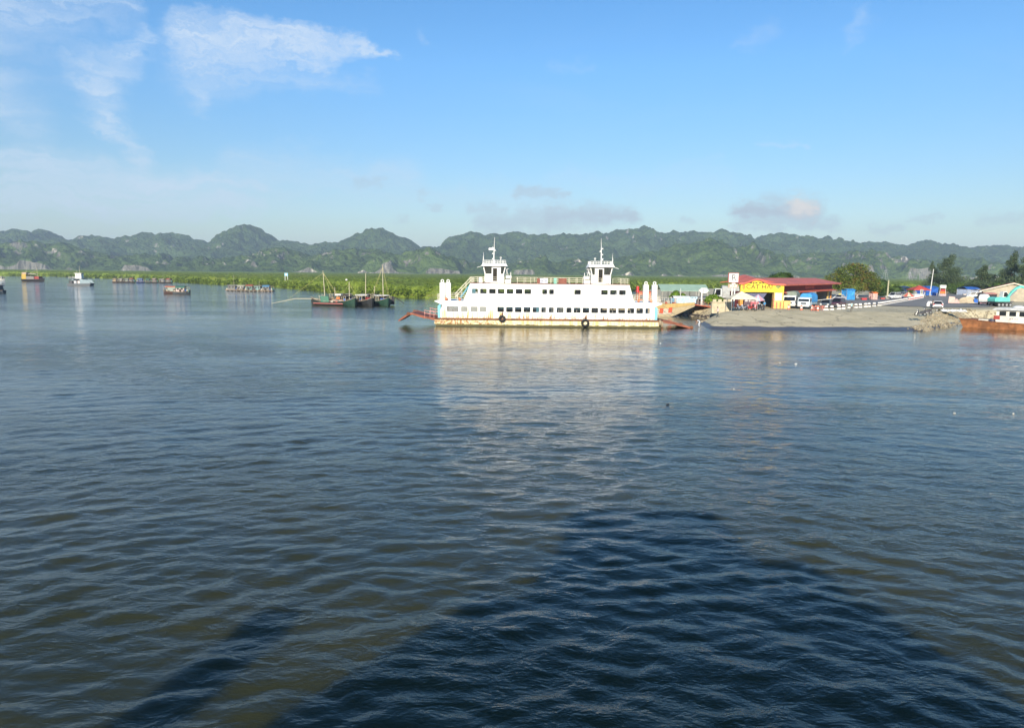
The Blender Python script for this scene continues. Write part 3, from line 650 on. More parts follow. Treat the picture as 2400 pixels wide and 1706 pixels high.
    railing(t, [(9.6, .05, 6.485), (12.0, .05, 6.485), (12.0, B-.05, 6.485), (-11.5, B-.05, 6.485), (-11.5, .05, 6.485)], .86, M_cream, 1.4)
    railing(t, [(-12.5, .1, 3.8), (-16.5, .1, 3.8), (-16.5, B-.1, 3.8), (-12.5, B-.1, 3.8)], .95, M_cream, 1.0)
    railing(t, [(12.95, .1, 3.8), (16.8, .1, 3.8), (16.8, B-.1, 3.8), (12.9, B-.1, 3.8)], .95, M_cream, 1.1)
    st = MB().bar((-13.5, .9, 3.8), (-11.5, .9, 6.45), .09).bar((-13.5, 2.0, 3.8), (-11.5, 2.0, 6.45), .09)
    for q in range(11): z = 3.9+q*.245; x = -13.43+q*.19; st.box(x, x+.22, .9, 2.0, z, z+.04)
    st.build('stair', M_blue, t)
    rl = MB()
    for y in (.15, 2.05):
        for dz_ in (.55, 1.05): rl.bar((-13.9, y, 3.8+dz_), (-11.5, y, 6.48+dz_*.85), .03)
        for q in range(4): rl.bar((-13.6+q*.65, y, 4.0+q*.8), (-13.6+q*.65, y, 5.0+q*.79), .025)
    rl.build('stair_rail', M_cream, t)
    # hoist columns with ring tops at both ends
    for x, yy in ((-15.85, .9), (-14.98, .9), (14.8, 1.2), (16.1, 1.2)):
        c = MB().box(x-.38, x+.38, yy, yy+.8, 3.79, 6.45).build('hoist_column', M_white, t)
        r_ = MB()
        for q in range(6): r_.prism([(x-.36, 4.2+q*.38), (x, 4.38+q*.38), (x+.36, 4.2+q*.38), (x+.36, 4.23+q*.38), (x, 4.41+q*.38), (x-.36, 4.23+q*.38)], yy-.03, yy-.002)
        r_.build('chevron_rib', pm('pale_grey_rib', (.66, .67, .68), .5, .1, 2), c)
        MB().torus((x, yy+.3, 6.68), .20, .075, 'y', 14, 6).build('lifting_ring', M_white, c, True)
    pilothouse(t, fx(1157), 4.2, 1, True); pilothouse(t, fx(1412), 4.2, -1, False)
    # left ramp: raised, its flap hanging; right ramp: lowered to the water
    def ramp(parent, sx, x0, pts, flap):
        P = [(x0+sx*a, z) for a, z in pts]
        for y in (1.0, 7.7):
            b = MB()
            for (a, za), (c, zc) in zip(P, P[1:]): b.taper(min(a, c), max(a, c), y, y+.28, 0, min(a, c), max(a, c), y, y+.28, 1)
            vs = []
            mb = MB()
            for (a, za), (c, zc) in zip(P, P[1:]): mb.prism([(a, za-.28), (c, zc-.2), (c, zc+.05), (a, za+.1)], y, y+.28)
            mb.build('ramp_beam', M_ramp, parent)
        mb = MB()
        for (a, za), (c, zc) in zip(P, P[1:]):
            mb.prism([(a, za-.08), (c, zc-.08), (c, zc-.02), (a, za-.02)], 1.28, 7.7)
            n = 5
            for q in range(n): X = a+(c-a)*(q+.5)/n; Z = za+(zc-za)*(q+.5)/n; mb.box(X-.05, X+.05, 1.29, 7.69, Z-.25, Z-.085)
        mb.build('ramp_plate', M_ramp, parent)
        X, Z = P[flap]
        MB().cyl((X, .9, Z), .26, .3, 12, 'y').build('ramp_sheave', M_rust, parent); MB().cyl((X, 7.9, Z), .26, .3, 12, 'y').build('ramp_sheave', M_rust, parent)
    ramp(t, -1, -16.9, [(0, 1.05), (1.6, 1.3), (3.6, 1.85), (4.1, 1.75), (5.6, .75)], 3)
    ramp(t, 1, 17.2, [(0, 1.1), (2.2, .72), (4.6, .12)], 2)
    gr = MB()
    for y in (.9, 8.05):
        for z in (.35, .75): gr.bar((-17.0, y, 1.3+z), (-18.6, y, 1.55+z), .05)
        for x in (-17.1, -17.7, -18.5): gr.bar((x, y, 1.2), (x, y, 2.2), .035)
    gr.build('ramp_guard', pm('pink_faded_rail', (.62, .30, .27), .6, .35, 4), t)
    wr = MB()
    for y in (1.1, 7.9):
        for a, b in (((-21.0, 1.8), (-15.9, 6.2)), ((-20.7, 1.85), (-15.7, 5.4)), ((-22.3, .9), (-20.95, 1.85)), ((-20.2, 1.9), (-16.6, 4.6))): wr.bar((a[0], y, a[1]), (b[0], y, b[1]), .022, 4)
        wr.bar((21.6, y, .2), (17.4, y, 3.4), .025, 4); wr.bar((20.9, y, .35), (17.4, y, 2.6), .02, 4)
    wr.build('hoist_wires', M_wire, t)
    # fenders and clutter on board
    for px, z, r in ((1177, 1.22, .36), (1372, .72, .46), ):
        x = fx(px); f = MB().torus((x, -.30, z), r, .17, 'y', 18, 8).build('tyre_fender', M_rubber, t, True); MB().bar((x, -.12, z+r*.8), (x+.12, -.08, z+r+.75), .05).ball((x+.05, -.14, z+r+.32), .16, .10, .12).build('fender_chain', M_rust, f)
    f = MB().torus((16.75, -.25, .85), .34, .17, 'x', 16, 7).torus((17.05, -.3, .62), .34, .17, 'x', 16, 7).build('bow_fender', pm('old_tan_rubber', (.33, .26, .17), .8, .3, 5), t, True)
    MB().box(-1.42, -.05, .02, .06, 6.55, 7.28).build('rail_banner', pm('grey_print_banner', (.55, .58, .68), .6, .5, 4), t)
    MB().box(fx(1308), fx(1327), .0, .035, 6.5, 7.3).build('rail_board', M_redb, t); MB().box(fx(1258), fx(1265), .0, .035, 6.55, 7.25).build('rail_board', M_redb, t)
    MB().cyl((fx(1301), .35, 6.485), .27, .82, 12).build('barrel', M_teal, t)
    bn = MB()
    for x in (-15.2, -13.2, 13.6, 15.5): bn.ball((x, .55, 4.05), .22, .2, .22, 7, 5)
    bn.build('life_vests', M_orange, t, True)
    MB().ball((-10.1, .8, 7.1), .32, .3, .26).box(-10.4, -9.8, .6, 1.0, 6.49, 6.95).build('covered_searchlight', M_white, t, True)
    fl = MB().bar((13.35, .2, 3.8), (13.35, .2, 6.3), .02); fo = fl.build('flagpole', M_grey, t)
    MB().sheet([[(13.2, .2+.05*math.sin(i*2.1), 6.25-i*.13-.01), (13.35+.01, .2, 6.25-i*.16), (13.55, .2-.07*math.sin(i*1.7), 6.2-i*.15)] for i in range(7)]).build('flag', pm('red_flag', (.70, .03, .03), .7, .15, 3), fo)
    for a, b in ((fx(1225), 1.1), (fx(1291), 1.0)):
        pass
make_ferry()

# ------------------------------------------------------------------ the ferry the view is taken from: same type, smaller, its side at y = -0.15
def own_ferry():
    t = thing('ferry', 'white passenger ferry under the viewpoint, casting the shadow across the foreground water', 'ferry', (0, -.15, 0), 0)
    MB().prism([(-12.5, 1.1), (-12.0, -.6), (13.5, -.6), (14.0, 1.1)], -9.0, 0).build('hull', M_hull, t)
    MB().prism([(-11, 1.11), (12.4, 1.11), (12.4, 3.7), (-11, 3.7)], -8.9, -.1).build('car_deck_walls', M_white, t)
    MB().prism([(-8.4, 3.705), (8.0, 3.705), (4.6, 6.40), (-5.3, 6.40)], -8.9, -.1).build('cabin', M_white, t)  # unseen cabin, its sloped ends shaped to cast the wedge outline on the water
    MB().box(-5.4, 4.8, -9.0, 0, 6.402, 6.48).build('bridge_deck', M_deck, t)
    railing(t, [(4.7, -.05, 6.485), (-5.3, -.05, 6.485), (-5.3, -8.9, 6.485)], .86, M_cream, 1.2)
    h = MB().taper(-4.6, .9, -6.4, -1.9, 6.485, -4.0, .3, -6.4, -1.9, 9.2); h.taper(-4.5, .8, -6.8, -1.6, 9.203, -4.1, .4, -6.5, -1.8, 9.75)
    h.build('wheelhouse', M_white, t)
    MB().bar((-1.8, -4, 9.75), (-1.8, -4, 13.4), .09, 8, .03).build('mast', M_white, t)
    for x in (-9.8,): MB().box(x-.5, x+.5, -2.0, -1.0, 3.71, 6.6).build('hoist_column', M_white, t)
    MB().box(1.0, 3.6, -3.4, -1.4, 6.485, 7.6).taper(1.0, 3.6, -3.4, -1.4, 7.6, 1.3, 2.8, -3.0, -1.7, 8.1).build('deck_locker', M_white, t)
own_ferry()
# ------------------------------------------------------------------ builders for boats, vehicles, people, trees, lettering
def G(px, py, z=2.0): return at(px, py, z)
def stuffpart(o): o['kind'] = 'stuff'; return o
PAINT = {}
def paint(c, rough=.45):
    k = tuple(round(x, 3) for x in c)+(rough,)
    if k not in PAINT: PAINT[k] = pm('paint_%02d' % len(PAINT), c, rough, .16, 2.2, dirt=tuple(x*.45+.03 for x in c), dirt_amt=.45, bump=.1)
    return PAINT[k]
WOOD = pm('weathered_wood', (.30, .22, .14), .85, .35, 4, dirt=(.12, .10, .08), dirt_amt=.6)
PALEWOOD = pm('pale_bamboo', (.55, .50, .36), .8, .2, 4)
TARP_B = pm('blue_tarpaulin', (.03, .13, .48), .55, .3, 1.5, bump=.6); TARP_DB = pm('navy_tarpaulin', (.03, .05, .16), .6, .3, 1.5, bump=.6)
TARP_LB = pm('light_blue_tarpaulin', (.05, .30, .66), .5, .25, 1.5, bump=.6); TARP_C = pm('cream_canvas', (.72, .66, .50), .8, .15, 1.5, bump=.4)
TARP_R = pm('faded_red_canvas', (.50, .07, .05), .75, .25, 1.5, bump=.4); TARP_W = pm('white_plastic_sheet', (.75, .74, .68), .6, .12, 1.2, bump=.6)
GLASSB = pm('black_car_glass', (.012, .014, .017), .08, .1, 1, bump=0, spec=.6)
CHROME = pm('dull_chrome', (.5, .5, .5), .3, .1, 3, metal=.9)
LAMP = pm('headlamp_lens', (.75, .75, .72), .15, .05, 3, bump=0); TAIL = pm('tail_lamp_red', (.45, .02, .02), .25, .1, 3, bump=0)
CONC = pm('grey_concrete', (.42, .40, .35), .9, .25, 2, dirt=(.2, .19, .16), dirt_amt=.5)

def boat_hull(parent, L, W, fb, mat, rail_mat, sheer=.5, draft=.5, name='hull'):
    st = [(-.5, .62, .25), (-.42, .80, .12), (-.2, .98, .02), (.1, 1.0, 0), (.28, .82, .18), (.40, .48, .5), (.5, .06, 1.0)]
    rings = []
    for s, wf, sh in st:
        x = s*L; hw = W*.5*wf; zt = fb+sheer*sh; rk = .10*L*max(0, s-.2)
        rings.append([(x, -hw, zt), (x-rk*.4, -hw*.86, zt*.3), (x-rk, -hw*.45, -draft), (x-rk, hw*.45, -draft), (x-rk*.4, hw*.86, zt*.3), (x, hw, zt)])
    h = MB().loft(rings).build(name, mat, parent)
    g = MB()
    for side in (0, 5):
        pts = [r[side] for r in rings]
        g.path([(p[0], p[1], p[2]+.03) for p in pts], .07, 5)
    g.build('gunwale', rail_mat, h)
    return h
def box_part(parent, name, mat, x0, x1, y0, y1, z0, z1, bevel=0): return MB().box(x0, x1, y0, y1, z0, z1).build(name, mat, parent, bevel=bevel)
def gable(parent, name, mat, x0, x1, y0, y1, z, h, over=.2):
    ym = (y0+y1)/2; th = .06
    return MB().prism([(y0-over, z), (ym, z+h), (y1+over, z), (y1+over, z+th), (ym, z+h+th), (y0-over, z+th)], x0-over, x1+over, 'x').build(name, mat, parent)
def arch(parent, name, mat, x0, x1, y0, y1, z, h, n=8):
    P = []
    for k in range(n+1):
        a = math.pi*k/n; P.append(((y0+y1)/2-(y1-y0)/2*math.cos(a), z+h*math.sin(a)))
    Q = [(p[0], p[1]-.05) for p in reversed(P)]
    mb = MB()
    mb.sheet([[(x, p[0], p[1]) for p in P] for x in (x0, (x0+x1)/2, x1)])
    return mb.build(name, mat, parent, True)
def houseboat(label, loc, rz, L, W, hullc, cab, roof, group=None, kind='hut', name='houseboat', drums=True, pole=0.0, rooftype='gable', cat='boat'):
    t = thing(name, label, cat, loc, rz, group)
    if kind == 'raft':
        box_part(t, 'deck', WOOD, -L/2, L/2, -W/2, W/2, .22, .42)
        f = MB()
        n = max(2, int(L/1.2))
        for k in range(n):
            for y in (-W/2+.4, W/2-.4): f.cyl((-L/2+.5+k*(L-1)/(n-1), y-.35, .02), .26, .7, 8, 'y')
        stuffpart(f.build('float_drums', paint(hullc), t))
    else: boat_hull(t, L, W, .75, paint(hullc), WOOD, .7)
    z0 = .44 if kind == 'raft' else .70
    a, b = -L*.30, L*.16
    box_part(t, 'cabin', paint(cab), a, b, -W*.36, W*.36, z0, z0+1.55)
    for k in range(2):
        x = a+(b-a)*(.25+.5*k); MB().box(x-.32, x+.32, -W*.36-.02, -W*.36-.004, z0+.7, z0+1.25).build('window', M_dark, t)
    if rooftype == 'gable': gable(t, 'roof', roof, a, b, -W*.36, W*.36, z0+1.552, .45, .25)
    elif rooftype == 'arch': arch(t, 'roof', roof, a-.2, b+.2, -W*.40, W*.40, z0+1.3, .7)
    else: MB().taper(a-.4, b+.6, -W*.5, W*.5, z0+1.552, a-.2, b+.9, -W*.5, W*.5, z0+1.75).build('roof', roof, t)
    if drums:
        for k in range(3): MB().cyl((L*.22+k*.5, -W*.15+.2*(k % 2), z0), .25, .8, 10).build('barrel', paint([(.04, .12, .40), (.5, .45, .35), (.05, .25, .2)][k]), t)
        box_part(t, 'crate', paint((.45, .40, .30)), -L*.46, -L*.36, -W*.2, W*.15, z0, z0+.55)
    aw = MB()
    for x in (b+.1, L*.40):
        for y in (-W*.34, W*.34): aw.bar((x, y, z0), (x, y, z0+1.5), .04)
    for y in (-W*.34, W*.34): aw.bar((b+.1, y, z0+1.5), (L*.40, y, z0+1.5), .035)
    stuffpart(aw.build('awning_frame', PALEWOOD, t))
    g_ = random.Random(label); cl = MB()
    for k in range(7): x, y = g_.uniform(-L*.42, L*.40), g_.choice([-1, 1])*g_.uniform(W*.30, W*.46); cl.box(x-.2, x+.25, y-.15, y+.15, z0, z0+g_.uniform(.3, 1.1))
    for k in range(5): cl.bar((g_.uniform(-L*.4, L*.4), g_.uniform(-1, 1), z0+1.4), (g_.uniform(-L*.5, L*.5), g_.uniform(-1, 1), z0+g_.uniform(1.9, 2.9)), .04, 4)
    stuffpart(cl.build('deck_clutter', pm('dark_deck_clutter', (.10, .09, .08), .9, .7, 2, dirt=(.35, .30, .25), dirt_amt=.7), t))
    if pole: MB().bar((L*.05, 0, z0+1.5), (L*.05, 0, z0+1.5+pole), .05, 6, .025).build('mast', PALEWOOD, t)
    return t

def wheel(parent, x, y, r, w_):
    t = MB().torus((x, y, r), r*.72, r*.28, 'y', 14, 6).build('wheel', M_rubber, parent, True)
    MB().cyl((x, y-w_*.28, r), r*.55, w_*.56, 10, 'y').build('hub', CHROME, t)
def car(label, loc, rz, color, style='sedan', group=None, L=4.3, W=1.75, H=1.5, name='car', cat='car', open_door=False):
    t = thing(name, label, cat, loc, rz, group); c = paint(color, .3); hw = W/2
    zs = .28; belt = H*.60
    if style == 'sedan': prof = [(-L/2, zs), (-L/2-.02, .62), (-L/2+.1, belt), (-L*.30, belt+.04), (L*.24, belt), (L/2-.15, belt-.16), (L/2, .55), (L/2-.02, zs)]; gh = (-L*.36, L*.20, -L*.22, L*.04)
    elif style == 'suv': prof = [(-L/2, zs+.05), (-L/2, belt), (L*.22, belt+.02), (L/2-.2, belt-.12), (L/2, .62), (L/2-.02, zs+.05)]; gh = (-L*.49, L*.21, -L*.44, L*.06)
    else: prof = [(-L/2, zs), (-L/2, belt), (L*.38, belt), (L/2-.08, belt-.25), (L/2, .55), (L/2, zs)]; gh = (-L*.49, L*.40, -L*.48, L*.24)
    rings = []
    for y, k in ((-hw, .94), (-hw*.93, 1.0), (hw*.93, 1.0), (hw, .94)): rings.append([(p[0]*(k*.5+.5), y, zs+(p[1]-zs)*k) for p in prof])
    MB().loft(rings).build('body', c, t, True)
    x0, x1, X0, X1 = gh; zr = H-.05
    g = MB().taper(x0, x1, -hw*.9, hw*.9, belt-.03, X0, X1, -hw*.72, hw*.72, zr); g.build('windows', GLASSB, t)
    MB().taper(X0-.05, X1+.07, -hw*.75, hw*.75, zr+.002, X0+.05, X1-.1, -hw*.66, hw*.66, H+.03).build('roof', c, t, True)
    for s in (-1, 1):
        pl = MB()
        for u in (0, .36, .68, 1):
            bx_ = x0+(x1-x0)*u; tx = X0+(X1-X0)*u
            pl.bar((bx_, s*hw*.905, belt-.03), (tx, s*hw*.725, zr), .045, 4)
        stuffpart(pl.build('pillars', c, t))
        for x in (-L*.30, L*.30): wheel(t, x, s*(hw-.08), .33, .2)
        box_part(t, 'headlight', LAMP, L/2-.09, L/2+.012, s*hw*.72-.17, s*hw*.72+.17, .62, .80)
        box_part(t, 'tail_light', TAIL, -L/2-.03, -L/2+.08, s*hw*.80-.13, s*hw*.80+.13, .72, .95)
        MB().box(L*.16, L*.20, s*(hw+.06)-.09, s*(hw+.06)+.09, belt-.02, belt+.13).build('mirror', c, t)
    box_part(t, 'bumper', paint((.08, .08, .085)), L/2-.12, L/2+.04, -hw*.86, hw*.86, .30, .50); box_part(t, 'bumper', paint((.08, .08, .085)), -L/2-.04, -L/2+.1, -hw*.86, hw*.86, .32, .52)
    box_part(t, 'grille', paint((.05, .05, .05)), L/2-.08, L/2+.02, -hw*.4, hw*.4, .56, .72)
    if open_door:
        d = MB().prism([(0, .35), (1.0, .35), (1.05, belt), (.8, H-.1), (.15, H-.1), (0, belt)], -.03, .03).build('door', c, t); d.location = (L*.16, hw, 0); d.rotation_euler[2] = R(112)
        MB().box(L*-.12, L*.16, hw*.9, hw+.004, .35, belt).build('door_opening', M_dark, t)
    return t
def truck(label, loc, rz, cab, bed, tarp=None, L=6.2, W=2.1, H=2.3, group=None, name='truck', cat='truck', cage=False):
    t = thing(name, label, cat, loc, rz, group); c = paint(cab, .35); hw = W/2; xf = L/2
    MB().prism([(xf-1.75, .55), (xf-1.75, H), (xf-.45, H+.05), (xf-.18, H-.1), (xf-.02, 1.35), (xf, .55)], -hw, hw).build('cab', c, t, bevel=.06)
    MB().add([(xf-.20+.03, -hw*.86, H-.18), (xf-.20+.03, hw*.86, H-.18), (xf-.02+.03, hw*.9, 1.42), (xf-.02+.03, -hw*.9, 1.42)], [(0, 1, 2, 3)]).build('windscreen', GLASSB, t)
    for s in (-1, 1):
        MB().prism([(xf-1.45, 1.4), (xf-1.45, H-.15), (xf-.42, H-.15), (xf-.22, 1.4)], s*hw*1.012-.006, s*hw*1.012+.006).build('side_window', GLASSB, t)
        for x, r in ((xf-.85, .42), (-L*.28, .42)): wheel(t, x, s*(hw-.15), r, .26)
        box_part(t, 'headlight', LAMP, xf-.03, xf+.03, s*hw*.70-.17, s*hw*.70+.17, .78, .98)
        MB().box(xf-.25, xf-.15, s*(hw+.18)-.1, s*(hw+.18)+.1, 1.5, 1.95).build('mirror', M_dark, t)
    box_part(t, 'grille', M_dark, xf-.02, xf+.025, -hw*.45, hw*.45, .92, 1.18); box_part(t, 'bumper', paint((.55, .55, .55)), xf-.1, xf+.08, -hw*.95, hw*.95, .45, .70)
    box_part(t, 'chassis', M_dark, -L/2, xf-1.8, -.4, .4, .5, .75)
    b = MB().box(-L/2, xf-1.85, -hw, hw, .80, .92)
    for y in (-hw, hw-.06): b.box(-L/2, xf-1.85, y, y+.06, .92, 1.5)
    b.box(-L/2, -L/2+.06, -hw+.06, hw-.06, .92, 1.5).box(xf-1.91, xf-1.85, -hw+.06, hw-.06, .92, 1.6)
    b.build('cargo_bed', paint(bed), t)
    if tarp is not None:
        P = []
        for i in range(7):
            x = -L/2-.05+(L-1.75)*i/6; row = []
            for k in range(9):
                a = math.pi*k/8; wv = .05*math.sin(i*2.1+k*1.3)
                row.append((x, -(hw+.05)*math.copysign(abs(math.cos(a))**.45, math.cos(a)), 1.25+(H-.55+.12*math.sin(i*1.4)+wv)*math.sin(a)**.55))
            P.append(row)
        mb = MB().sheet(P); n = len(P[0]); mb.add(P[0], [tuple(range(n))]); mb.add(P[-1], [tuple(range(n-1, -1, -1))]); mb.build('tarpaulin', tarp, t, True)
    return t
def motorbike(label, loc, rz, color, group=None):
    t = thing('motorbike', label, 'motorbike', loc, rz, group)
    for x in (-.62, .62):
        w_ = MB().torus((x, 0, .29), .24, .055, 'y', 14, 6).build('wheel', M_rubber, t, True); MB().cyl((x, -.04, .29), .09, .08, 8, 'y').bar((x, 0, .29), (x, 0, .52), .02).bar((x-.2, 0, .29), (x+.2, 0, .29), .015).build('hub', CHROME, w_)
    c = paint(color, .3)
    MB().prism([(-.75, .62), (-.35, .38), (.05, .30), (.18, .42), (.1, .62), (-.3, .70), (-.7, .80)], -.11, .11).build('body', c, t, bevel=.03)
    MB().prism([(.22, .42), (.40, .35), (.48, .80), (.42, 1.0), (.34, .98)], -.16, .16).build('leg_shield', c, t, bevel=.03)
    MB().prism([(-.72, .78), (.08, .68), (.08, .76), (-.3, .82), (-.74, .87)], -.13, .13).build('seat', M_rubber, t, bevel=.02)
    h = MB().bar((.62, .06, .30), (.40, .05, .95), .025).bar((.62, -.06, .30), (.40, -.05, .95), .025).bar((.36, -.33, 1.03), (.36, .33, 1.03), .02).build('fork', CHROME, t)
    MB().ball((.47, 0, .92), .07, .10, .08).build('headlight', LAMP, t, True)
    MB().bar((.34, -.26, 1.03), (.36, -.30, 1.2), .012).bar((.34, .26, 1.03), (.36, .30, 1.2), .012).ball((.36, -.3, 1.24), .02, .06, .04, 6, 4).ball((.36, .3, 1.24), .02, .06, .04, 6, 4).build('mirrors', M_dark, h)
    MB().cyl((-.95, -.12, .30), .045, .55, 8, 'x').build('exhaust', CHROME, t); MB().box(-.1, .15, -.10, .10, .22, .38).build('engine', M_grey, t)
    return t

SKIN = pm('skin_tone', (.42, .26, .17), .6, .1, 6); HAIR = pm('black_hair', (.02, .018, .016), .7, .2, 8); SHOE = pm('dark_shoe', (.06, .05, .045), .7, .2, 5)
POSES = {
 'stand': dict(pel=(0,0,.88), sp=(0,.0,1.12), ch=(0,0,1.32), nk=(0,.0,1.44), hd=(0,.03,1.56), s=(.19,0,1.37), e=(.25,-.02,1.10), w=(.26,.07,.87), h=(.25,.10,.78), hip=(.09,0,.85), k=(.10,.03,.47), a=(.10,-.02,.08), t=(.11,.14,.04)),
 'walk': dict(pel=(0,0,.88), sp=(0,.02,1.12), ch=(0,.04,1.32), nk=(0,.05,1.44), hd=(0,.09,1.56), s=(.19,.03,1.37), e=(.24,.12,1.12), w=(.22,.30,1.0), h=(.20,.36,.96), hip=(.09,0,.85), k=(.10,.08,.47), a=(.10,-.06,.08), t=(.11,.10,.04)),
 'bend': dict(pel=(0,-.12,.80), sp=(0,.04,.98), ch=(0,.26,1.06), nk=(0,.38,1.04), hd=(0,.50,.98), s=(.19,.28,1.04), e=(.2,.34,.76), w=(.16,.40,.52), h=(.15,.43,.42), hip=(.09,-.12,.78), k=(.12,.02,.46), a=(.11,-.08,.08), t=(.12,.08,.04)),
 'ride': dict(pel=(0,-.1,.82), sp=(0,-.08,1.06), ch=(0,-.02,1.27), nk=(0,.02,1.40), hd=(0,.06,1.52), s=(.19,.0,1.30), e=(.27,.18,1.10), w=(.28,.40,1.04), h=(.28,.47,1.03), hip=(.10,-.08,.80), k=(.16,.32,.62), a=(.14,.12,.24), t=(.14,.28,.22)),
}
def person(label, loc, rz, shirt, trousers, pose='stand', h=1.65, group=None, hat=None, longsleeve=False):
    p = POSES[pose]; V = []; E = []; Rd = []; Mi = []
    def j(c, r, m, par=None, ry=None):
        V.append(c); Rd.append((r, ry or r)); Mi.append(m)
        if par is not None: E.append((par, len(V)-1))
        return len(V)-1
    pel = j(p['pel'], .135, 1, None, .10); sp_ = j(p['sp'], .125, 0, pel, .09); ch = j(p['ch'], .155, 0, sp_, .10); nk = j(p['nk'], .05, 2, ch); hd = j(p['hd'], .085, 2, nk, .095)
    j((p['hd'][0], p['hd'][1]+(.02 if pose != 'bend' else .07), p['hd'][2]+(.09 if pose != 'bend' else -.06)), .075, 2, hd)
    for s in (-1, 1):
        f = lambda c, d=0.0: (s*c[0], c[1]+d*s, c[2])
        sw = .10 if pose == 'walk' else 0
        a = j(f(p['s']), .055, 0, ch); b = j(f(p['e'], -sw), .042, 0 if longsleeve else 2, a); c = j(f(p['w'], -sw*2), .030, 2, b); hn = j(f(p['h'], -sw*2), .028, 2, c)
        dirv_ = Vector(p['h'])-Vector(p['w']); dirv_.normalize()
        for q in range(4):                        # fingers and thumb, short tapered chains rooted in the palm
            ln = (.075, .085, .078, .06)[q]; o = Vector(V[hn])+Vector((s*0.0, (q-1.5)*.016, 0)); tip = o+Vector((s*dirv_.x, dirv_.y, dirv_.z))*ln+Vector((0, .012, 0))
            k1 = j(tuple(o.lerp(tip, .55)), .010, 2, hn); j(tuple(tip+Vector((-s*.012, .006, 0))), .008, 2, k1)
        th = Vector(V[c])+Vector((-s*.03, .045, -.03)); j(tuple(th), .010, 2, c)
        hp = j(f(p['hip']), .085, 1, pel); k = j(f(p['k'], -sw), .060, 1, hp); an = j(f(p['a'], -sw*2.2), .042, 1, k); j(f(p['t'], -sw*2.2), .035, 3, an)
    me = bpy.data.meshes.new('person'); me.from_pydata(V, E, []); o = bpy.data.objects.new('person', me); col.objects.link(o)
    md = o.modifiers.new('skin', 'SKIN'); md.use_smooth_shade = True
    for i, r in enumerate(Rd): me.skin_vertices[0].data[i].radius = r
    me.skin_vertices[0].data[0].use_root = True
    sb = o.modifiers.new('sub', 'SUBSURF'); sb.levels = 1; sb.render_levels = 1
    dg = bpy.context.evaluated_depsgraph_get(); ev = o.evaluated_get(dg); nm = bpy.data.meshes.new_from_object(ev)
    o.modifiers.clear(); o.data = nm; bpy.data.meshes.remove(me)
    nm.materials.clear()
    for m in (paint(shirt, .8), paint(trousers, .8), SKIN, SHOE): nm.materials.append(m)
    A = np.array(V); cs = np.array([f.center[:] for f in nm.polygons])
    mids = np.array([(A[a]+A[b])/2 for a, b in E]); mm = [Mi[b] for a, b in E]
    P = np.concatenate([A, mids]); idx = np.argmin(((cs[:, None, :]-P[None])**2).sum(-1), 1); am = np.array(Mi+mm)
    nm.polygons.foreach_set('material_index', am[idx].astype(np.int32)); nm.update()
    o.scale = (h/1.66,)*3; o.location = loc; o.rotation_euler = (0, 0, rz); tag(o, label, 'person', group)
    hc = Vector(p['hd'])+Vector((0, -.015, .055))
    MB().ball(hc, .098, .115, .085, 10, 6).build('hair', HAIR, o, True)
    face = MB().ball((hc.x-.035, hc.y+.118, hc.z-.045), .012, .01, .008, 6, 4).ball((hc.x+.035, hc.y+.118, hc.z-.045), .012, .01, .008, 6, 4).box(hc.x-.025, hc.x+.025, hc.y+.112, hc.y+.122, hc.z-.13, hc.z-.12)
    stuffpart(face.build('eyes_and_mouth', HAIR, o)); MB().ball((hc.x, hc.y+.125, hc.z-.08), .014, .02, .025, 6, 4).build('nose', SKIN, o, True)
    if hat is not None: MB().cyl((hc.x, hc.y, hc.z+.02), .24, .14, 14, 'z', .03).build('hat', hat, o)
    return o

def tree(name, label, loc, crown_c, n, size, leaf, trunk_h, trunk_r, seed, group=None, cat='tree', limbs=7, shell=.6):
    """trunk with limbs and a crown of leaf clumps spread over several uneven lobes"""
    t = thing(name, label, cat, loc, 0, group); g = np.random.default_rng(seed)
    mb = MB(); tops = []
    mb.bar((0, 0, -.2), (trunk_r*.6, 0, trunk_h), trunk_r, 8, trunk_r*.65)
    for k in range(limbs):
        c = crown_c[k % len(crown_c)]; q = (c[0]*.85, c[1]*.85, c[2]); m_ = (c[0]*.4, c[1]*.4, trunk_h+(c[2]-trunk_h)*.45)
        mb.bar((trunk_r*.6*.6, 0, trunk_h*.85), m_, trunk_r*.5, 6, trunk_r*.32).bar(m_, q, trunk_r*.32, 5, trunk_r*.1)
    mb.build('trunk', WOOD, t)
    C = []
    w_ = np.array([c[3]*c[4]*c[5] for c in crown_c])**.667; cnt = (n*w_/w_.sum()).astype(int)
    for c, m_ in zip(crown_c, cnt):
        d = g.normal(size=(m_, 3)); d /= np.linalg.norm(d, axis=1)[:, None]
        lump = .62+.62*fbm(d[:, 0]*2.1+seed+c[0], d[:, 2]*2.1+d[:, 1]*1.7, seed, 3)
        r = g.uniform(shell**2, 1, m_)**.5*lump
        C.append(np.stack([c[0]+d[:, 0]*c[3]*r, c[1]+d[:, 1]*c[4]*r, c[2]+d[:, 2]*c[5]*r], 1))
    C = np.concatenate(C); C = C[C[:, 2] > .3]
    V, Fq = leaf_cards(C, g.uniform(.6, 1.25, len(C))*size, seed)
    np_mesh('crown', V, Fq, leaf, False, None, t)
    return t
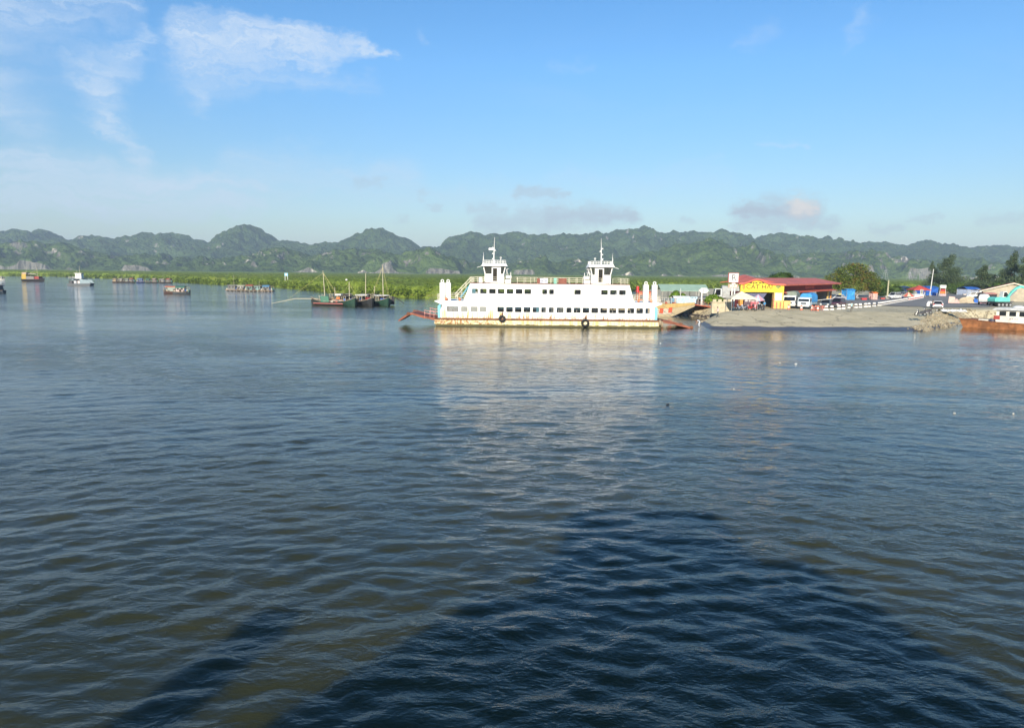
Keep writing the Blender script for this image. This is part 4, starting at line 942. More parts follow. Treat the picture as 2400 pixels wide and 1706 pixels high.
def text_mesh(body, size, mat, parent, loc, rot=(R(90), 0, 0), ex=.01, name='lettering', align='CENTER', sx=1.0, bold=0.0):
    cu = bpy.data.curves.new(name, 'FONT'); cu.body = body; cu.size = size; cu.extrude = ex; cu.align_x = align; cu.align_y = 'CENTER'; cu.offset = bold
    o = bpy.data.objects.new(name, cu); col.objects.link(o)
    dg = bpy.context.evaluated_depsgraph_get(); me = bpy.data.meshes.new_from_object(o.evaluated_get(dg))
    bpy.data.objects.remove(o); o = bpy.data.objects.new(name, me); col.objects.link(o)
    me.materials.clear(); me.materials.append(mat); o.parent = parent; o.location = loc; o.rotation_euler = rot; o.scale = (sx, 1, 1)
    return o
# ------------------------------------------------------------------ boats on the water
GRP_F = 'fishing boats rafted together left of the ferry'
def fishing_boat(label, px, py, rz, L, W, hullc, cabin, mast_h, lean=0.0, stays=(), extra=None):
    loc = at(px, py, 0); t = thing('fishing_boat', label, 'boat', loc, rz, GRP_F)
    boat_hull(t, L, W, 1.05, paint(hullc), paint((.30, .25, .18)), .9)
    box_part(t, 'deck_boards', WOOD, -L*.42, L*.25, -W*.36, W*.36, .72, .80)
    if cabin: box_part(t, 'cabin', paint(cabin), -L*.38, -L*.10, -W*.34, W*.34, .82, 2.15); box_part(t, 'cabin_roof', paint((.30, .28, .24)), -L*.41, -L*.07, -W*.40, W*.40, 2.155, 2.24)
    MB().bar((L*.10, 0, .7), (L*.10+lean, 0, .7+mast_h), .11, 8, .06).build('mast', PALEWOOD, t)
    sm = MB()
    for p in stays: sm.bar((L*.10+lean*.9, 0, .4+mast_h*.97), p, .022, 4)
    if stays: stuffpart(sm.build('stays', pm('yellow_rope', (.55, .50, .20), .8, .2, 5), t))
    fr = MB()
    for x in (-L*.05, L*.08, L*.22):
        for y in (-W*.40, W*.40): fr.bar((x, y, .8), (x, y, 2.2), .05)
    for y in (-W*.40, W*.40): fr.bar((-L*.08, y, 2.2), (L*.25, y, 2.2), .045)
    stuffpart(fr.build('awning_frame', PALEWOOD, t))
    return t
b1 = fishing_boat('wooden fishing boat with green cabin box and long bamboo boom, first of the moored row', 771, 716, R(176), 8.6, 2.7, (.035, .04, .035), None, 7.4, .4, [(-2.5, -1.0, .9), (-3.3, .3, 1.0), (-1.6, .9, .9), (11.5, -1, .25)])
MB().box(-.4, 1.5, .55, 1.4, .82, 2.25).build('cabin_box', paint((.03, .16, .10)), b1); MB().bar((2.4, .3, 1.55), (8.0, .1, 1.5), .09, 6, .08).bar((8.0, .1, 1.5), (14.0, -.4, .25), .08, 6, .05).build('boom', PALEWOOD, b1)
MB().bar((-3.8, 1.42, .45), (3.3, 1.36, .55), .12).build('red_rubbing_strip', paint((.34, .05, .04)), b1); MB().box(-3.6, -1.0, -.9, .8, 1.0, 1.5).build('net_heap', paint((.32, .20, .16)), b1, bevel=.2)
MB().box(-3.2, -1.7, -.6, .9, 2.3, 2.75).build('white_sacks', paint((.70, .66, .58)), b1, bevel=.15); MB().box(-3.0, -2.2, .91, 1.2, 1.6, 2.0).build('orange_box', M_orange, b1)
b2 = fishing_boat('green bowed fishing boat with short mast, second of the moored row', 816, 716.5, R(-58), 9.4, 3.4, (.022, .062, .042), (.12, .10, .08), 4.9, 0, [(-3, -1.6, .9), (2.5, 1.6, 1.6), (-1, 2.4, 1.2)])
MB().ball((-.85, 0, 6.0), .3, .3, .22).build('mast_float', paint((.75, .75, .7)), b2, True)
b3 = fishing_boat('dark hulled fishing boat with tall bare mast and tyre fender, third of the moored row', 853, 716, R(-56), 10.2, 3.6, (.022, .024, .026), (.10, .10, .10), 6.9, .35)
MB().torus((2.7, 1.35, .7), .32, .14, 'y', 14, 6).build('tyre_fender', M_rubber, b3, True); MB().box(1.2, 2.4, -.2, .8, .9, 2.0).build('maroon_cover', paint((.25, .03, .03)), b3, bevel=.15); MB().box(-2.6, .4, -1.2, 1.1, 2.26, 2.55).build('white_bundle', paint((.74, .72, .66)), b3, bevel=.12)
b4 = fishing_boat('green bowed fishing boat with highest mast and black awning, last of the moored row', 896, 715.5, R(-64), 10.0, 3.8, (.020, .060, .040), (.015, .015, .02), 8.9, -.5, [(-3.2, -1.8, .9), (2.6, 1.3, .9), (1.0, -3.4, 1.0), (-1.2, 2.0, 1.0)])
MB().box(-2.2, 1.0, -1.5, 1.5, 2.26, 2.42).build('white_awning_sheet', TARP_W, b4); MB().box(.8, 2.2, 1.75, 2.4, .25, 2.1).build('outboard_motors', M_dark, b4, bevel=.1); MB().bar((-.5, 2.0, 2.0), (-.2, 3.6, 1.7), .10).bar((-.2, 3.6, 1.7), (.0, 5.4, .35), .10).build('boom', M_dark, b4)
b5 = fishing_boat('dark weathered boat half hidden behind the first two of the moored row', 793, 709, R(-150), 8.5, 3.0, (.03, .028, .025), (.09, .07, .05), 3.2, 0)
b6 = fishing_boat('black boat with low mast squeezed in behind the last two of the moored row', 873, 709.5, R(-40), 8.5, 3.0, (.02, .02, .02), (.05, .05, .05), 3.6, 0)
for b_ in (b1, b2, b3, b4, b5, b6):
    g_ = random.Random(b_.name); n_ = MB()
    for k in range(9): n_.bar((g_.uniform(-3.4, 2.6), g_.uniform(-1.3, 1.3), g_.uniform(.9, 2.2)), (g_.uniform(-3.4, 3.0), g_.uniform(-1.5, 1.5), g_.uniform(1.2, 2.7)), .045, 4)
    stuffpart(n_.build('loose_poles', WOOD, b_))
    for k in range(4): x, y = g_.uniform(-3.2, 2.0), g_.uniform(-1.1, 1.1); MB().ball((x, y, 1.15), g_.uniform(.4, .8), g_.uniform(.3, .6), g_.uniform(.3, .5), 7, 5).build('net_bundle', paint(g_.choice([(.07, .07, .06), (.16, .09, .07), (.05, .09, .08), (.22, .20, .16)])), b_)
    MB().sheet([[(-1.6+3.0*i/5, -1.35+2.7*j/4, 2.26+.10*math.sin(i*2+j)) for i in range(6)] for j in range(5)]).build('awning', pm('dark_patched_awning', (.10, .095, .085), .9, .5, 2), b_)
for b_, spots in ((b2, [(.6, 1.0), (.6, .4), (.9, -1.1), (1.5, .8)]), (b3, [(.4, 1.0), (1.1, 1.1), (.3, -.9)]), (b4, [(1.6, -.6), (1.6, 0), (1.7, .55)])):
    for x, y in spots: MB().cyl((x, y, .82), .29, .9, 12).build('blue_barrel', paint((.045, .13, .42)), b_)
for b_, cs in ((b1, ((-3.3, .8, (.6, .55, .45)), (-2.4, 1.0, (.45, .08, .06)), (-1.4, 1.05, (.65, .6, .5)))), (b2, ((2.2, .4, (.5, .4, .3)), (2.6, -.3, (.55, .15, .1)), (-3.6, .6, (.4, .38, .3)))), (b3, ((2.3, -.6, (.55, .5, .45)), (-3.8, .3, (.3, .25, .2)))), (b4, ((2.4, -.9, (.55, .35, .2)), (2.7, .2, (.5, .48, .42))))):
    for x, y, c in cs: MB().box(x, x+.55, y-.3, y+.25, .82, 1.25).build('crate', paint(c), b_)

GRP_R = 'houseboats strung in front of the mangrove'
def hb(label, px, py, L, W, hullc, cab, roof, kind='raft', **k): return houseboat(label, at(px, py, 0), k.pop('rz', R(3)), L, W, hullc, cab, roof, k.pop('group', GRP_R), kind, **k)
W_, OR, TE, GY = (.42, .41, .37), paint((.42, .10, .045)), (.10, .20, .18), (.16, .16, .15)
hb('low grey houseboat under a tall lamp pole, first of the midway string', 547, 681.5, 5.5, 3.2, (.16, .16, .16), GY, paint((.22, .22, .22)), pole=4.2, rooftype='flat')
hb('white walled houseboat, second of the midway string', 568, 682, 4.4, 3.2, (.12, .14, .13), W_, paint((.46, .45, .40)), rooftype='flat')
hb('houseboat with orange roof in the midway string', 588, 682.5, 4.6, 3.2, (.13, .12, .11), TE, OR)
hb('teal cabined houseboat beside the orange roofed one', 607, 682.8, 4.4, 3.2, (.15, .14, .12), (.20, .36, .34), paint((.16, .15, .14)), rooftype='flat', pole=2.2)
hb('houseboat with blue arched cover at the end of the midway string', 627, 683, 5.0, 3.2, (.16, .12, .10), GY, paint((.08, .20, .32)), rooftype='arch')
GRP_L = 'small boats moored far off along the mangrove'
far = [('cream cabined small boat at the outer end of the far moored row', 272, 6.0, (.08, .06, .05), (.42, .32, .18), paint((.30, .24, .17)), 'flat', 0), ('brown hulled white cabined boat, second of the far moored row', 286, 6, (.05, .045, .04), W_, paint((.40, .38, .34)), 'flat', 2.5), ('pale green cabined boat, third of the far moored row', 299, 5.5, (.06, .05, .05), (.24, .30, .25), paint((.3, .3, .27)), 'flat', 0), ('red roofed boat, fourth of the far moored row', 311, 5.5, (.05, .045, .04), (.24, .22, .20), OR, 'gable', 3), ('deep blue boat in the far moored row', 331, 8, (.03, .05, .14), (.08, .13, .26), paint((.10, .15, .30)), 'arch', 0), ('bright green cabined raft in the far moored row', 349, 6, (.05, .07, .06), (.03, .17, .11), paint((.05, .19, .13)), 'flat', 0), ('boat with pinkish canopy right of the green raft', 364, 6.5, (.06, .055, .05), (.22, .19, .17), paint((.42, .30, .24)), 'gable', 0), ('grey cabined boat with thin pole in the far moored row', 382, 6.5, (.05, .05, .05), (.26, .26, .25), paint((.34, .33, .3)), 'flat', 3.5), ('brick red roofed boat closing the far moored row', 397, 6.5, (.05, .045, .04), (.24, .23, .21), paint((.45, .09, .05)), 'gable', 2)]
for lb, px, L, hc, cc, rm, rt, pl in far: hb(lb, px, 662.5+(px-270)*.012, L*.66, 2.8, hc, cc, rm, 'boat', rooftype=rt, pole=pl, group=GRP_L, rz=R(random.uniform(-14, 14)))
ob = hb('open workboat with tilted orange awning in mid river', 402, 688.5, 5.2, 2.6, (.10, .06, .055), (.28, .33, .29), paint((.62, .14, .05)), 'boat', group=None, rooftype='flat', name='workboat', rz=R(184)); del_ = None
hb('workboat with dark green canopy lying against the orange awning boat', 427, 689.5, 5.4, 2.8, (.09, .10, .11), (.55, .42, .38), paint((.05, .14, .10)), 'boat', group=None, rooftype='arch', name='workboat', rz=R(8))

# dredger far left, small car ferry, two craft cut by the frame edge
t = thing('dredger', 'old dredger with yellow deckhouse and red bow against the far mangrove', 'boat', at(79, 659.5, 0), R(-4))
boat_hull(t, 14, 4.4, 1.2, paint((.03, .027, .027)), paint((.10, .08, .08)), .9)
box_part(t, 'deckhouse', paint((.50, .34, .06)), -6.2, -3.4, -1.8, 1.8, 1.2, 4.2); box_part(t, 'bridge', paint((.45, .33, .22)), -6.0, -3.2, -1.6, 1.6, 4.21, 5.4); box_part(t, 'hopper', paint((.24, .22, .20)), -3.2, 1.6, -1.9, 1.9, 1.2, 3.0); box_part(t, 'winch_house', paint((.30, .05, .04)), 1.8, 4.6, -1.6, 1.6, 1.2, 3.0)
MB().bar((-4.2, 0, 5.4), (-4.2, 0, 8), .07).build('mast', PALEWOOD, t); MB().bar((2.6, 0, 3), (2.5, 0, 8.2), .09).bar((2.5, 0, 7), (-2.5, 0, 4.6), .06).build('derrick', PALEWOOD, t); box_part(t, 'conveyor', paint((.28, .25, .22)), -3, 2, -.5, .5, 4.2, 4.7)
t = thing('ferry', 'small blue grey car ferry with white wheelhouse crossing far off', 'ferry', at(189, 669.5, 0), R(8))
MB().prism([(-5.3, .9), (-4.6, -.4), (4.6, -.4), (5.4, 1.1)], -2.2, 2.2).build('hull', paint((.06, .075, .09)), t)
for y in (-2.2, 2.1): MB().prism([(-4.8, .92), (1, .92), (5.2, 1.12), (4.2, 2.6), (1.2, 3.1), (-4.6, 2.9)] if y > 0 else [(0.6, .92), (5.2, 1.12), (4.2, 2.6), (1.2, 3.1), (.6, 3.1)], y, y+.1).build('bulwark', paint((.24, .33, .37)), t)
box_part(t, 'upper_deck', paint((.12, .13, .15)), -4.4, 1.4, -2.1, 2.1, 3.1, 3.25)
po = MB()
for x in (-4.2, -2.6, -1.0): po.bar((x, -2.1, .92), (x, -2.1, 3.1), .06)
stuffpart(po.build('deck_posts', paint((.12, .13, .15)), t))
for x, c in ((-3.6, (.05, .05, .06)), (-1.6, (.5, .52, .55)), (.0, (.66, .60, .58))): box_part(t, 'load', paint(c), x-.6, x+.6, -1.6, .2, .95, 2.3)
box_part(t, 'wheelhouse', M_white, -1.6, 1.0, -1.3, 1.3, 3.26, 5.3); MB().taper(-1.6, 1.0, -1.3, 1.3, 5.3, -2.0, 1.4, -1.7, 1.7, 5.9).build('wheelhouse_roof', M_white, t)
for x in (-1.1, -.3, .5): box_part(t, 'window', M_dark, x-.22, x+.22, -1.33, -1.302, 4.55, 5.05)
MB().bar((-.1, 0, 5.9), (-.1, 0, 9.2), .09, 6, .04).bar((-1.4, 0, 5.9), (-1.4, 0, 7), .05).build('mast', PALEWOOD, t)
railing(t, [(-4.3, -2.0, 3.25), (-1.7, -2.0, 3.25)], .9, M_white, 1.0); railing(t, [(-4.3, 2.0, 3.25), (1.3, 2.0, 3.25)], .9, M_white, 1.0)
t = houseboat('small white boat at the frame edge under the far mangrove', at(2, 657, 0), R(10), 5, 2.2, (.68, .68, .64), (.5, .5, .46), paint((.3, .3, .28)), None, 'boat', 'small_boat', False, 0, 'flat')
t = houseboat('dark stern of a boat just entering the frame on the water', at(-8, 687, 0), R(170), 6, 2.2, (.02, .035, .06), (.05, .07, .1), paint((.04, .05, .07)), None, 'boat', 'small_boat', False, 0, 'flat')

# red, yellow and white ferry lying at the ramp behind the white one
t = thing('ferry', 'red yellow and white landing ferry with lowered ramp beside the concrete slip', 'ferry', (at(1580, 746, 0).x, 139.5, 0), R(6))
Mw, My, Mr, Mlb = paint((.74, .72, .66)), paint((.52, .37, .14)), paint((.60, .10, .04)), paint((.50, .66, .74))
MB().prism([(-14, 1.9), (-13, -.4), (-1, -.4), (1.2, .2), (5.2, 2.0), (5.2, 2.25), (0, 1.95)], 0, 6).build('hull', paint((.44, .36, .22)), t)
MB().prism([(-13.9, 1.9), (-2, 1.3), (5.1, 2.3), (5.1, 2.75), (-2, 2.35), (-13.9, 2.5)], -.08, -.004).build('yellow_bulwark', My, t)
for k in range(3):
    MB().prism([(-3.6+k*1.75, .55+.10*k), (-2.9+k*1.75, .50+.12*k), (-2.8+k*1.75, 1.45+.16*k), (-3.5+k*1.75, 1.45+.14*k)], -.20, -.09).build('red_plate', Mr, t)
for k in range(3): MB().prism([(-4.2, .35+k*.36), (.6, .62+k*.38), (.6, .75+k*.38), (-4.2, .48+k*.36)], -.088, -.03).build('white_stripe', Mw, t)
MB().prism([(5.2, 2.2), (10.4, 1.55), (10.4, 1.75), (5.2, 2.4)], .4, 5.6).build('ramp', paint((.42, .10, .05)), t); MB().bar((8.6, .3, 1.9), (10.9, .2, 2.9), .07).build('ramp_strut', PALEWOOD, t)
railing(t, [(-4.5, .0, 2.5), (2.0, .0, 2.55)], 1.0, Mw, .7)
lat = MB()
for k in range(7): lat.prism([(1.6+k*.55, 2.6), (1.8+k*.55, 2.6), (2.35+k*.55, 3.7), (2.15+k*.55, 3.7)], -.05, .02)
lat.box(1.5, 5.6, -.05, .02, 3.71, 3.85); stuffpart(lat.build('lattice_rail', Mlb, t)); MB().box(1.5, 5.4, .03, .08, 2.62, 3.6).build('blue_bulwark', Mlb, t)
box_part(t, 'cabin', paint((.62, .22, .12)), -5.0, -2.6, 3.2, 5.4, 2.3, 4.6); box_part(t, 'cabin_roof', paint((.5, .12, .08)), -5.2, -2.4, 3.0, 5.6, 4.603, 4.75)
for x in (-4.5, -3.6): box_part(t, 'window', M_dark, x-.3, x+.3, 3.17, 3.196, 3.2, 4.0)
gq = random.Random(3)
for k in range(26):
    x = gq.uniform(-5, 5); y = gq.uniform(.5, 5.2); s_ = gq.uniform(.15, .45); zb_ = 2.3 if x < 0 else 2.2
    MB().box(x-s_, x+s_, y-s_, y+s_, zb_-.3, zb_+gq.uniform(.3, 1.3)).build('deck_goods', paint(gq.choice([(.5, .48, .44), (.12, .13, .15), (.42, .10, .06), (.10, .24, .36), (.35, .30, .22), (.62, .60, .56), (.08, .08, .08)])), t)
railing(t, [(-13.5, 5.9, 2.0), (5, 5.9, 2.3)], 1.1, Mw, .8); railing(t, [(5.3, .5, 2.25), (9.5, .5, 1.75)], .8, paint((.36, .10, .06)), .7, 2)
def canopy_boat(label, px, Y, L, roof, side):
    p = atY(px, 715, Y); t = thing('canopy_boat', label, 'boat', (p.x, Y, 0), R(4), None)
    boat_hull(t, L, 2.4, 1.2, Mw, side, .5); box_part(t, 'cabin', Mw, -L*.32, L*.30, -1.0, 1.0, 1.2, 2.0)
    po = MB()
    for x in (-L*.32, -L*.1, L*.12, L*.32):
        for y in (-1.0, 1.0): po.bar((x, y, 2.0), (x, y, 3.2), .05)
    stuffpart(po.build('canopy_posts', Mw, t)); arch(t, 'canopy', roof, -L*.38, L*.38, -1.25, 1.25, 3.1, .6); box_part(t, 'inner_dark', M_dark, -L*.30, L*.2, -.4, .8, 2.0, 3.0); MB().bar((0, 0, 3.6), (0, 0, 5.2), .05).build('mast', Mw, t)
canopy_boat('white canopied tour boat moored behind the landing ferry', 1594, 150, 4.6, TARP_W, Mlb)
canopy_boat('tour boat with orange side sheet and dark canopy nearest the slip', 1637, 149, 4.4, paint((.20, .20, .19)), M_orange)

# rust brown barge with white deckhouse at the right edge
a, b = at(2249, 766.5, 0), at(2400, 775, 0); ang = math.atan2(b.y-a.y, b.x-a.x)
t = thing('barge', 'rust brown work barge with white deckhouse moored against the rocks', 'barge', (a.x, a.y, 0), ang)
Lb = 24; M_orr = pm('orange_rust', (.31, .125, .045), .85, .4, 1.4, dirt=(.14, .06, .025), dirt_amt=.7, bump=.5)
MB().prism([(-.1, 1.30), (.7, -.5), (Lb, -.5), (Lb, .85), (11, .85), (5, 1.0)], 0, 6).build('hull', M_orr, t)
box_part(t, 'deck', pm('dusty_deck', (.36, .31, .24), .9, .25, 1.5), .8, Lb, .3, 5.7, .86, .90)
MB().prism([(-.2, 1.30), (5, 1.0), (11, .85), (Lb, .85), (Lb, 1.0), (11, 1.0), (5, 1.15), (-.2, 1.45)], -.07, .22).build('gunwale', M_rust, t)
cx = (at(2345, 759, .9)-Vector((a.x, a.y, 0))).x/math.cos(ang)-.35
box_part(t, 'deckhouse', paint((.78, .76, .68)), cx, cx+9, .8, 4.4, .905, 3.0)
MB().taper(cx-.5, cx+9.5, .4, 4.8, 3.002, cx-.2, cx+9.2, 1.0, 4.3, 3.35).build('deckhouse_roof', paint((.66, .65, .60)), t)
for k in range(5): box_part(t, 'window', GLASSB, cx+.45+k*1.35, cx+1.35+k*1.35, .765, .796, 2.1, 2.8)
MB().cyl((cx-2.6, 1.6, 1.16), .24, 1.7, 10, 'x').build('white_float', paint((.72, .68, .58)), t); MB().cyl((cx-.55, 1.1, .905), .36, .62, 12).build('dark_tub', paint((.08, .08, .13)), t); box_part(t, 'red_board', paint((.42, .06, .05)), cx-.30, cx+.55, .74, .79, 1.5, 2.1)
MB().ball((cx+2.5, 2.6, 3.4), .9, .8, .35).build('covered_bundle', paint((.70, .70, .68)), t, True)
mk_ = MB()
for k, l in enumerate((.10, .22, .14, .26, .12)): mk_.box(cx+1.5+k*.34, cx+1.5+k*.34+l, .788, .797, 1.58, 1.72)
stuffpart(mk_.build('faded_name_marks', paint((.45, .30, .35)), t))
# scraps adrift
for i, (px, py, c, s) in enumerate([(1865, 853, (.6, .6, .58), .10), (1828, 851, (.58, .58, .56), .06), (2237, 969, (.6, .6, .56), .06), (2375, 970, (.58, .56, .5), .04), (1565, 948, (.03, .035, .05), .10), (1548, 805, (.6, .6, .56), .09), (1720, 912, (.4, .4, .36), .035)]):
    p = at(px, py, 0); o = MB().box(-s, s, -s*.5, s*.5, -.03, .04).build('floating_scrap', paint(c), None, loc=(p.x, p.y, .02), rz=i); tag(o, ['white foam scrap adrift off the ramp, larger one', 'small white scrap adrift beside the larger foam', 'white scrap adrift in the right open water', 'pale scrap adrift at the right frame edge', 'dark branch scrap adrift below the ferry reflection', 'pale scrap adrift just off the ferry bow', 'tiny grey scrap adrift in mid water'][i], 'debris', 'scraps adrift on the water')
# ------------------------------------------------------------------ roads and rocks on the shore
def road():
    P = [(74,163),(79,150.5),(86,147),(97,149),(112,165),(150,215),(175,262),(150,268),(128,246),(108,212),(92,190),(78,176)]
    m, nt, b = new_mat('grey_asphalt'); co = nt.new('ShaderNodeNewGeometry').outputs['Position']
    n1 = nt.noise(co, .3, 4, .6); n2 = nt.noise(co, 3, 3, .6)
    nt.put(b.inputs['Base Color'], nt.mix(nt.ss(n1, .35, .65), (.17, .16, .15), (.26, .245, .22))); nt.put(b.inputs['Roughness'], .9)
    bp = nt.new('ShaderNodeBump'); nt.put(bp.inputs['Strength'], .3); nt.put(bp.inputs['Height'], n2); nt.put(b.inputs['Normal'], bp.outputs[0])
    o = MB().add([(x, y, 2.075) for x, y in P], [tuple(range(len(P)))]).build('road', m); tag(o, 'grey asphalt road leading up from the ramp', kind='structure')
    # asphalt strip along the parked vehicles
    Q = [(58.5,146),(74,163.5),(78,176.5),(92,190.5),(108,212.5),(120,236),(104,236),(82,196),(64,168),(54,152)]
    o = MB().add([(x, y, 2.071) for x, y in Q], [tuple(range(len(Q)))]).build('road', m); tag(o, 'darker asphalt lane behind the row of white road blocks', kind='structure')
road()
def rocks():
    g = random.Random(4); gr = bpy.data.objects['ground']; M = pm('pale_riprap', (.33, .285, .20), .95, .35, 1.2, dirt=(.13, .115, .09), dirt_amt=.6, bump=.6)
    meshes = []
    for k in range(5):
        mb = MB(); mb.ball((0, 0, 0), 1, .8, .62, 7, 5); mb.v = [tuple(c*(1+g.uniform(-.22, .22)) for c in v) for v in mb.v]
        o = mb.build('rock', M); meshes.append(o.data); bpy.data.objects.remove(o)
    def along(A, B, n, w0, w1, s0, s1, single):
        big = MB()
        for i in range(n):
            t = g.random(); off = g.uniform(w0, w1); nx, ny = -(B[1]-A[1]), B[0]-A[0]; l = math.hypot(nx, ny)
            x = A[0]+(B[0]-A[0])*t+nx/l*off; y = A[1]+(B[1]-A[1])*t+ny/l*off; z = gz(x, y); s = g.uniform(s0, s1)
            if single:
                o = bpy.data.objects.new('rock', g.choice(meshes)); col.objects.link(o); o.parent = gr; o.location = (x, y, max(z, -.15)+s*.15); o.scale = (s, s, s); o.rotation_euler = (g.uniform(-.4, .4), g.uniform(-.4, .4), g.uniform(0, 6))
            else:
                v = meshes[i % 5].vertices; c, sn = math.cos(i), math.sin(i)
                big.add([(x+(p.co.x*c-p.co.y*sn)*s, y+(p.co.x*sn+p.co.y*c)*s, max(z, -.2)+s*.15+p.co.z*s) for p in v], [tuple(f.vertices) for f in meshes[i % 5].polygons])
        return big
    all_ = MB()
    for A, B, n1, n2, w in (((62, 108.2), (86, 136), 60, 560, 2.8), ((86, 136), (118, 139), 30, 400, 2.6), ((39, 129), (36, 142), 10, 120, 2.0), ((36, 142), (27, 170), 8, 120, 2.0), ((31.2, 121), (39, 129), 6, 60, 1.0)):
        along(A, B, n1, -.8, w, .18, .40, True); m_ = along(A, B, n2, -1.0, w, .10, .28, False); all_.add(m_.v, m_.f)
    o = all_.build('rubble', M); tag(o, 'pale broken riprap stones along the water edge', kind='stuff')
rocks()

# ------------------------------------------------------------------ terminal building
RED = pm('red_roof_sheet', (.60, .145, .095), .6, .18, .8, dirt=(.25, .06, .05), dirt_amt=.4); REDW = pm('maroon_wall', (.24, .03, .03), .7, .2, .8); YEL = pm('bright_yellow_sign', (.84, .60, .05), .55, .08, 1.0); YELP = pm('yellow_pillar_paint', (.72, .50, .16), .7, .15, 1, dirt=(.5, .3, .2)); ORANGEP = pm('orange_wall_paint', (.75, .30, .06), .7, .15, 1)
def terminal():
    Y0 = 134.5; xL, xR = atY(1733, 720, Y0).x, atY(1834, 720, Y0).x
    t = thing('terminal_building', 'ferry terminal with red roof and yellow lettered gateway facing the ramp', 'building', (xL, Y0, 2.0), 0)
    W = xR-xL; Z = lambda py: atY(1790, py, Y0).z-2.0
    zb, zt = Z(685), Z(664)                                        # sign band
    n = 24; P = []
    for i in range(n+1):
        u = i/n; P.append((W*u, zt-.35+.85*math.exp(-((u-.36)/.22)**2)-.25*max(0, u-.8)))
    MB().prism([(0, zb), (W, zb)]+list(reversed(P)), -.25, .15).build('sign_board', YEL, t)
    sb = MB()                                                     # swept red roof following the board
    for i in range(n):
        (xa, za), (xb, zb_) = P[i], P[i+1]; k = 1.0 if i else 1.15
        sb.add([(xa-.4*(i == 0), -.55, za+.02), (xb, -.55, zb_+.02), (xb, 7, zb_+.9), (xa-.4*(i == 0), 7, za+.9), (xa-.4*(i == 0), -.55, za+.30), (xb, -.55, zb_+.30), (xb, 7, zb_+1.0), (xa-.4*(i == 0), 7, za+1.0)], [(0, 3, 2, 1), (4, 5, 6, 7), (0, 1, 5, 4), (1, 2, 6, 5), (2, 3, 7, 6), (3, 0, 4, 7)])
    sb.build('gate_roof', RED, t)
    INK = pm('dark_sign_ink', (.10, .06, .02), .6, .1, 3, bump=0)
    text_mesh('CÁT HẢI', 1.12, INK, t, (W*.43, -.262, zb+.95), ex=.006, sx=1.12, bold=.01)
    mb = MB()
    for x, l in ((-1.3, .5), (-.7, .34), (-.25, .42), (.4, .5), (1.0, .36)): mb.box(W*.36+x, W*.36+x+l, -.262, -.255, zt-.06, zt+.16)
    stuffpart(mb.build('top_line_print', INK, t))
    for k, (z, w_) in enumerate(((zb+.34, .60), (zb+.14, .42))):
        g = random.Random(k); x = W*(.46-w_/2); mb = MB()
        while x < W*(.46+w_/2): l = g.uniform(.12, .4); mb.box(x, x+l, -.262, -.255, z-.05, z+.05); x += l+.09
        stuffpart(mb.build('small_print', pm('faded_sign_ink', (.45, .33, .05), .7, .1, 3, bump=0), t))
    MB().ball((W*.86, -.27, zt-.62), .55, .012, .22).ball((W*.86, -.27, zt-.72), .2, .012, .35).build('emblem', pm('olive_emblem', (.25, .28, .08), .6, .3, 3), t); MB().ball((W*.03+.3, -.27, zt-.7), .3, .012, .45).build('emblem', ORANGEP, t)
    for x0, x1, m in ((0, .55, ORANGEP), (W-1.75, W, YELP)): MB().box(x0, x1, -.2, .8, 0, zb-.003).build('pillar', m, t)
    MB().box(W-1.6, W-.3, -.24, -.205, 1.5, zb-.1).build('notice', pm('pale_pink_notice', (.72, .60, .58), .7, .2, 3), t)
    MB().box(W+.02, W+1.2, -.6, .5, 0, 1.45).build('ticket_booth', YELP, t)
    for x in (W-1.9, W-1.3, W-.6): MB().box(x, x+.16, -.42, -.26, 0, 1.9 if x < W-1.5 else 1.2).build('gate_post', pm('red_white_post', (.62, .22, .14), .6, .5, 6), t)
    MB().box(.6, W-1.8, 7.0, 7.2, 0, zb).build('back_wall', REDW, t); MB().box(.2, .4, .9, 7.0, 0, zb).build('side_wall', REDW, t)
    MB().add([(.6, .3, zb-.02), (5.2, .3, zb-.02), (3.6, 1.0, zb-2.6), (2.2, 1.4, zb-2.9)], [(0, 1, 2, 3)]).build('hanging_sheet', pm('slate_blue_sheet', (.13, .14, .24), .8, .2, 1), t)
    # long hall behind, running back and to the right
    A = Vector((W+.4, 3.0, 0)); far_ = G(1948, 707, 2.0); Bp = Vector((far_.x-xL, far_.y-Y0, 0)); ux = (Bp-A).normalized(); Lh = (Bp-A).length; uy = Vector((-ux.y, ux.x, 0))
    h = bpy.data.objects.new('hall', None); col.objects.link(h); h.parent = t; h.location = A; h.rotation_euler[2] = math.atan2(ux.y, ux.x)
    ze, zm = 4.15, 3.05
    MB().box(0, Lh, .0, .2, zm, ze-.01).build('fascia_wall', REDW, h); MB().prism([(-1.3, zm-.35), (0, zm), (0, zm+.06), (-1.3, zm-.29)], 0, Lh, 'x').build('awning', RED, h)
    MB().prism([(-1.5, ze), (4.5, ze+1.15), (11, ze+.4), (11, ze+.5), (4.5, ze+1.4), (-1.5, ze+.28)], -1.5, Lh+2.5, 'x').build('roof', RED, h)
    MB().box(Lh-4.2, Lh-3.0, -.02, .18, 0, zm).build('pillar', YELP, h); MB().box(Lh-.8, Lh, -.02, .18, 0, zm).build('pillar', ORANGEP, h); MB().box(Lh*.5, Lh*.5+.7, -.02, .18, 0, zm).build('pillar', CONC, h)
    MB().box(0, Lh, 7.0, 7.2, 0, ze).build('back_wall', pm('shaded_grey_wall', (.20, .19, .18), .9, .2, 1), h); MB().box(Lh*.52, Lh*.53, .3, 7, 0, zm).build('partition', pm('grey_green_wall', (.32, .36, .28), .9, .2, 1), h)  # back wall in an even dark grey
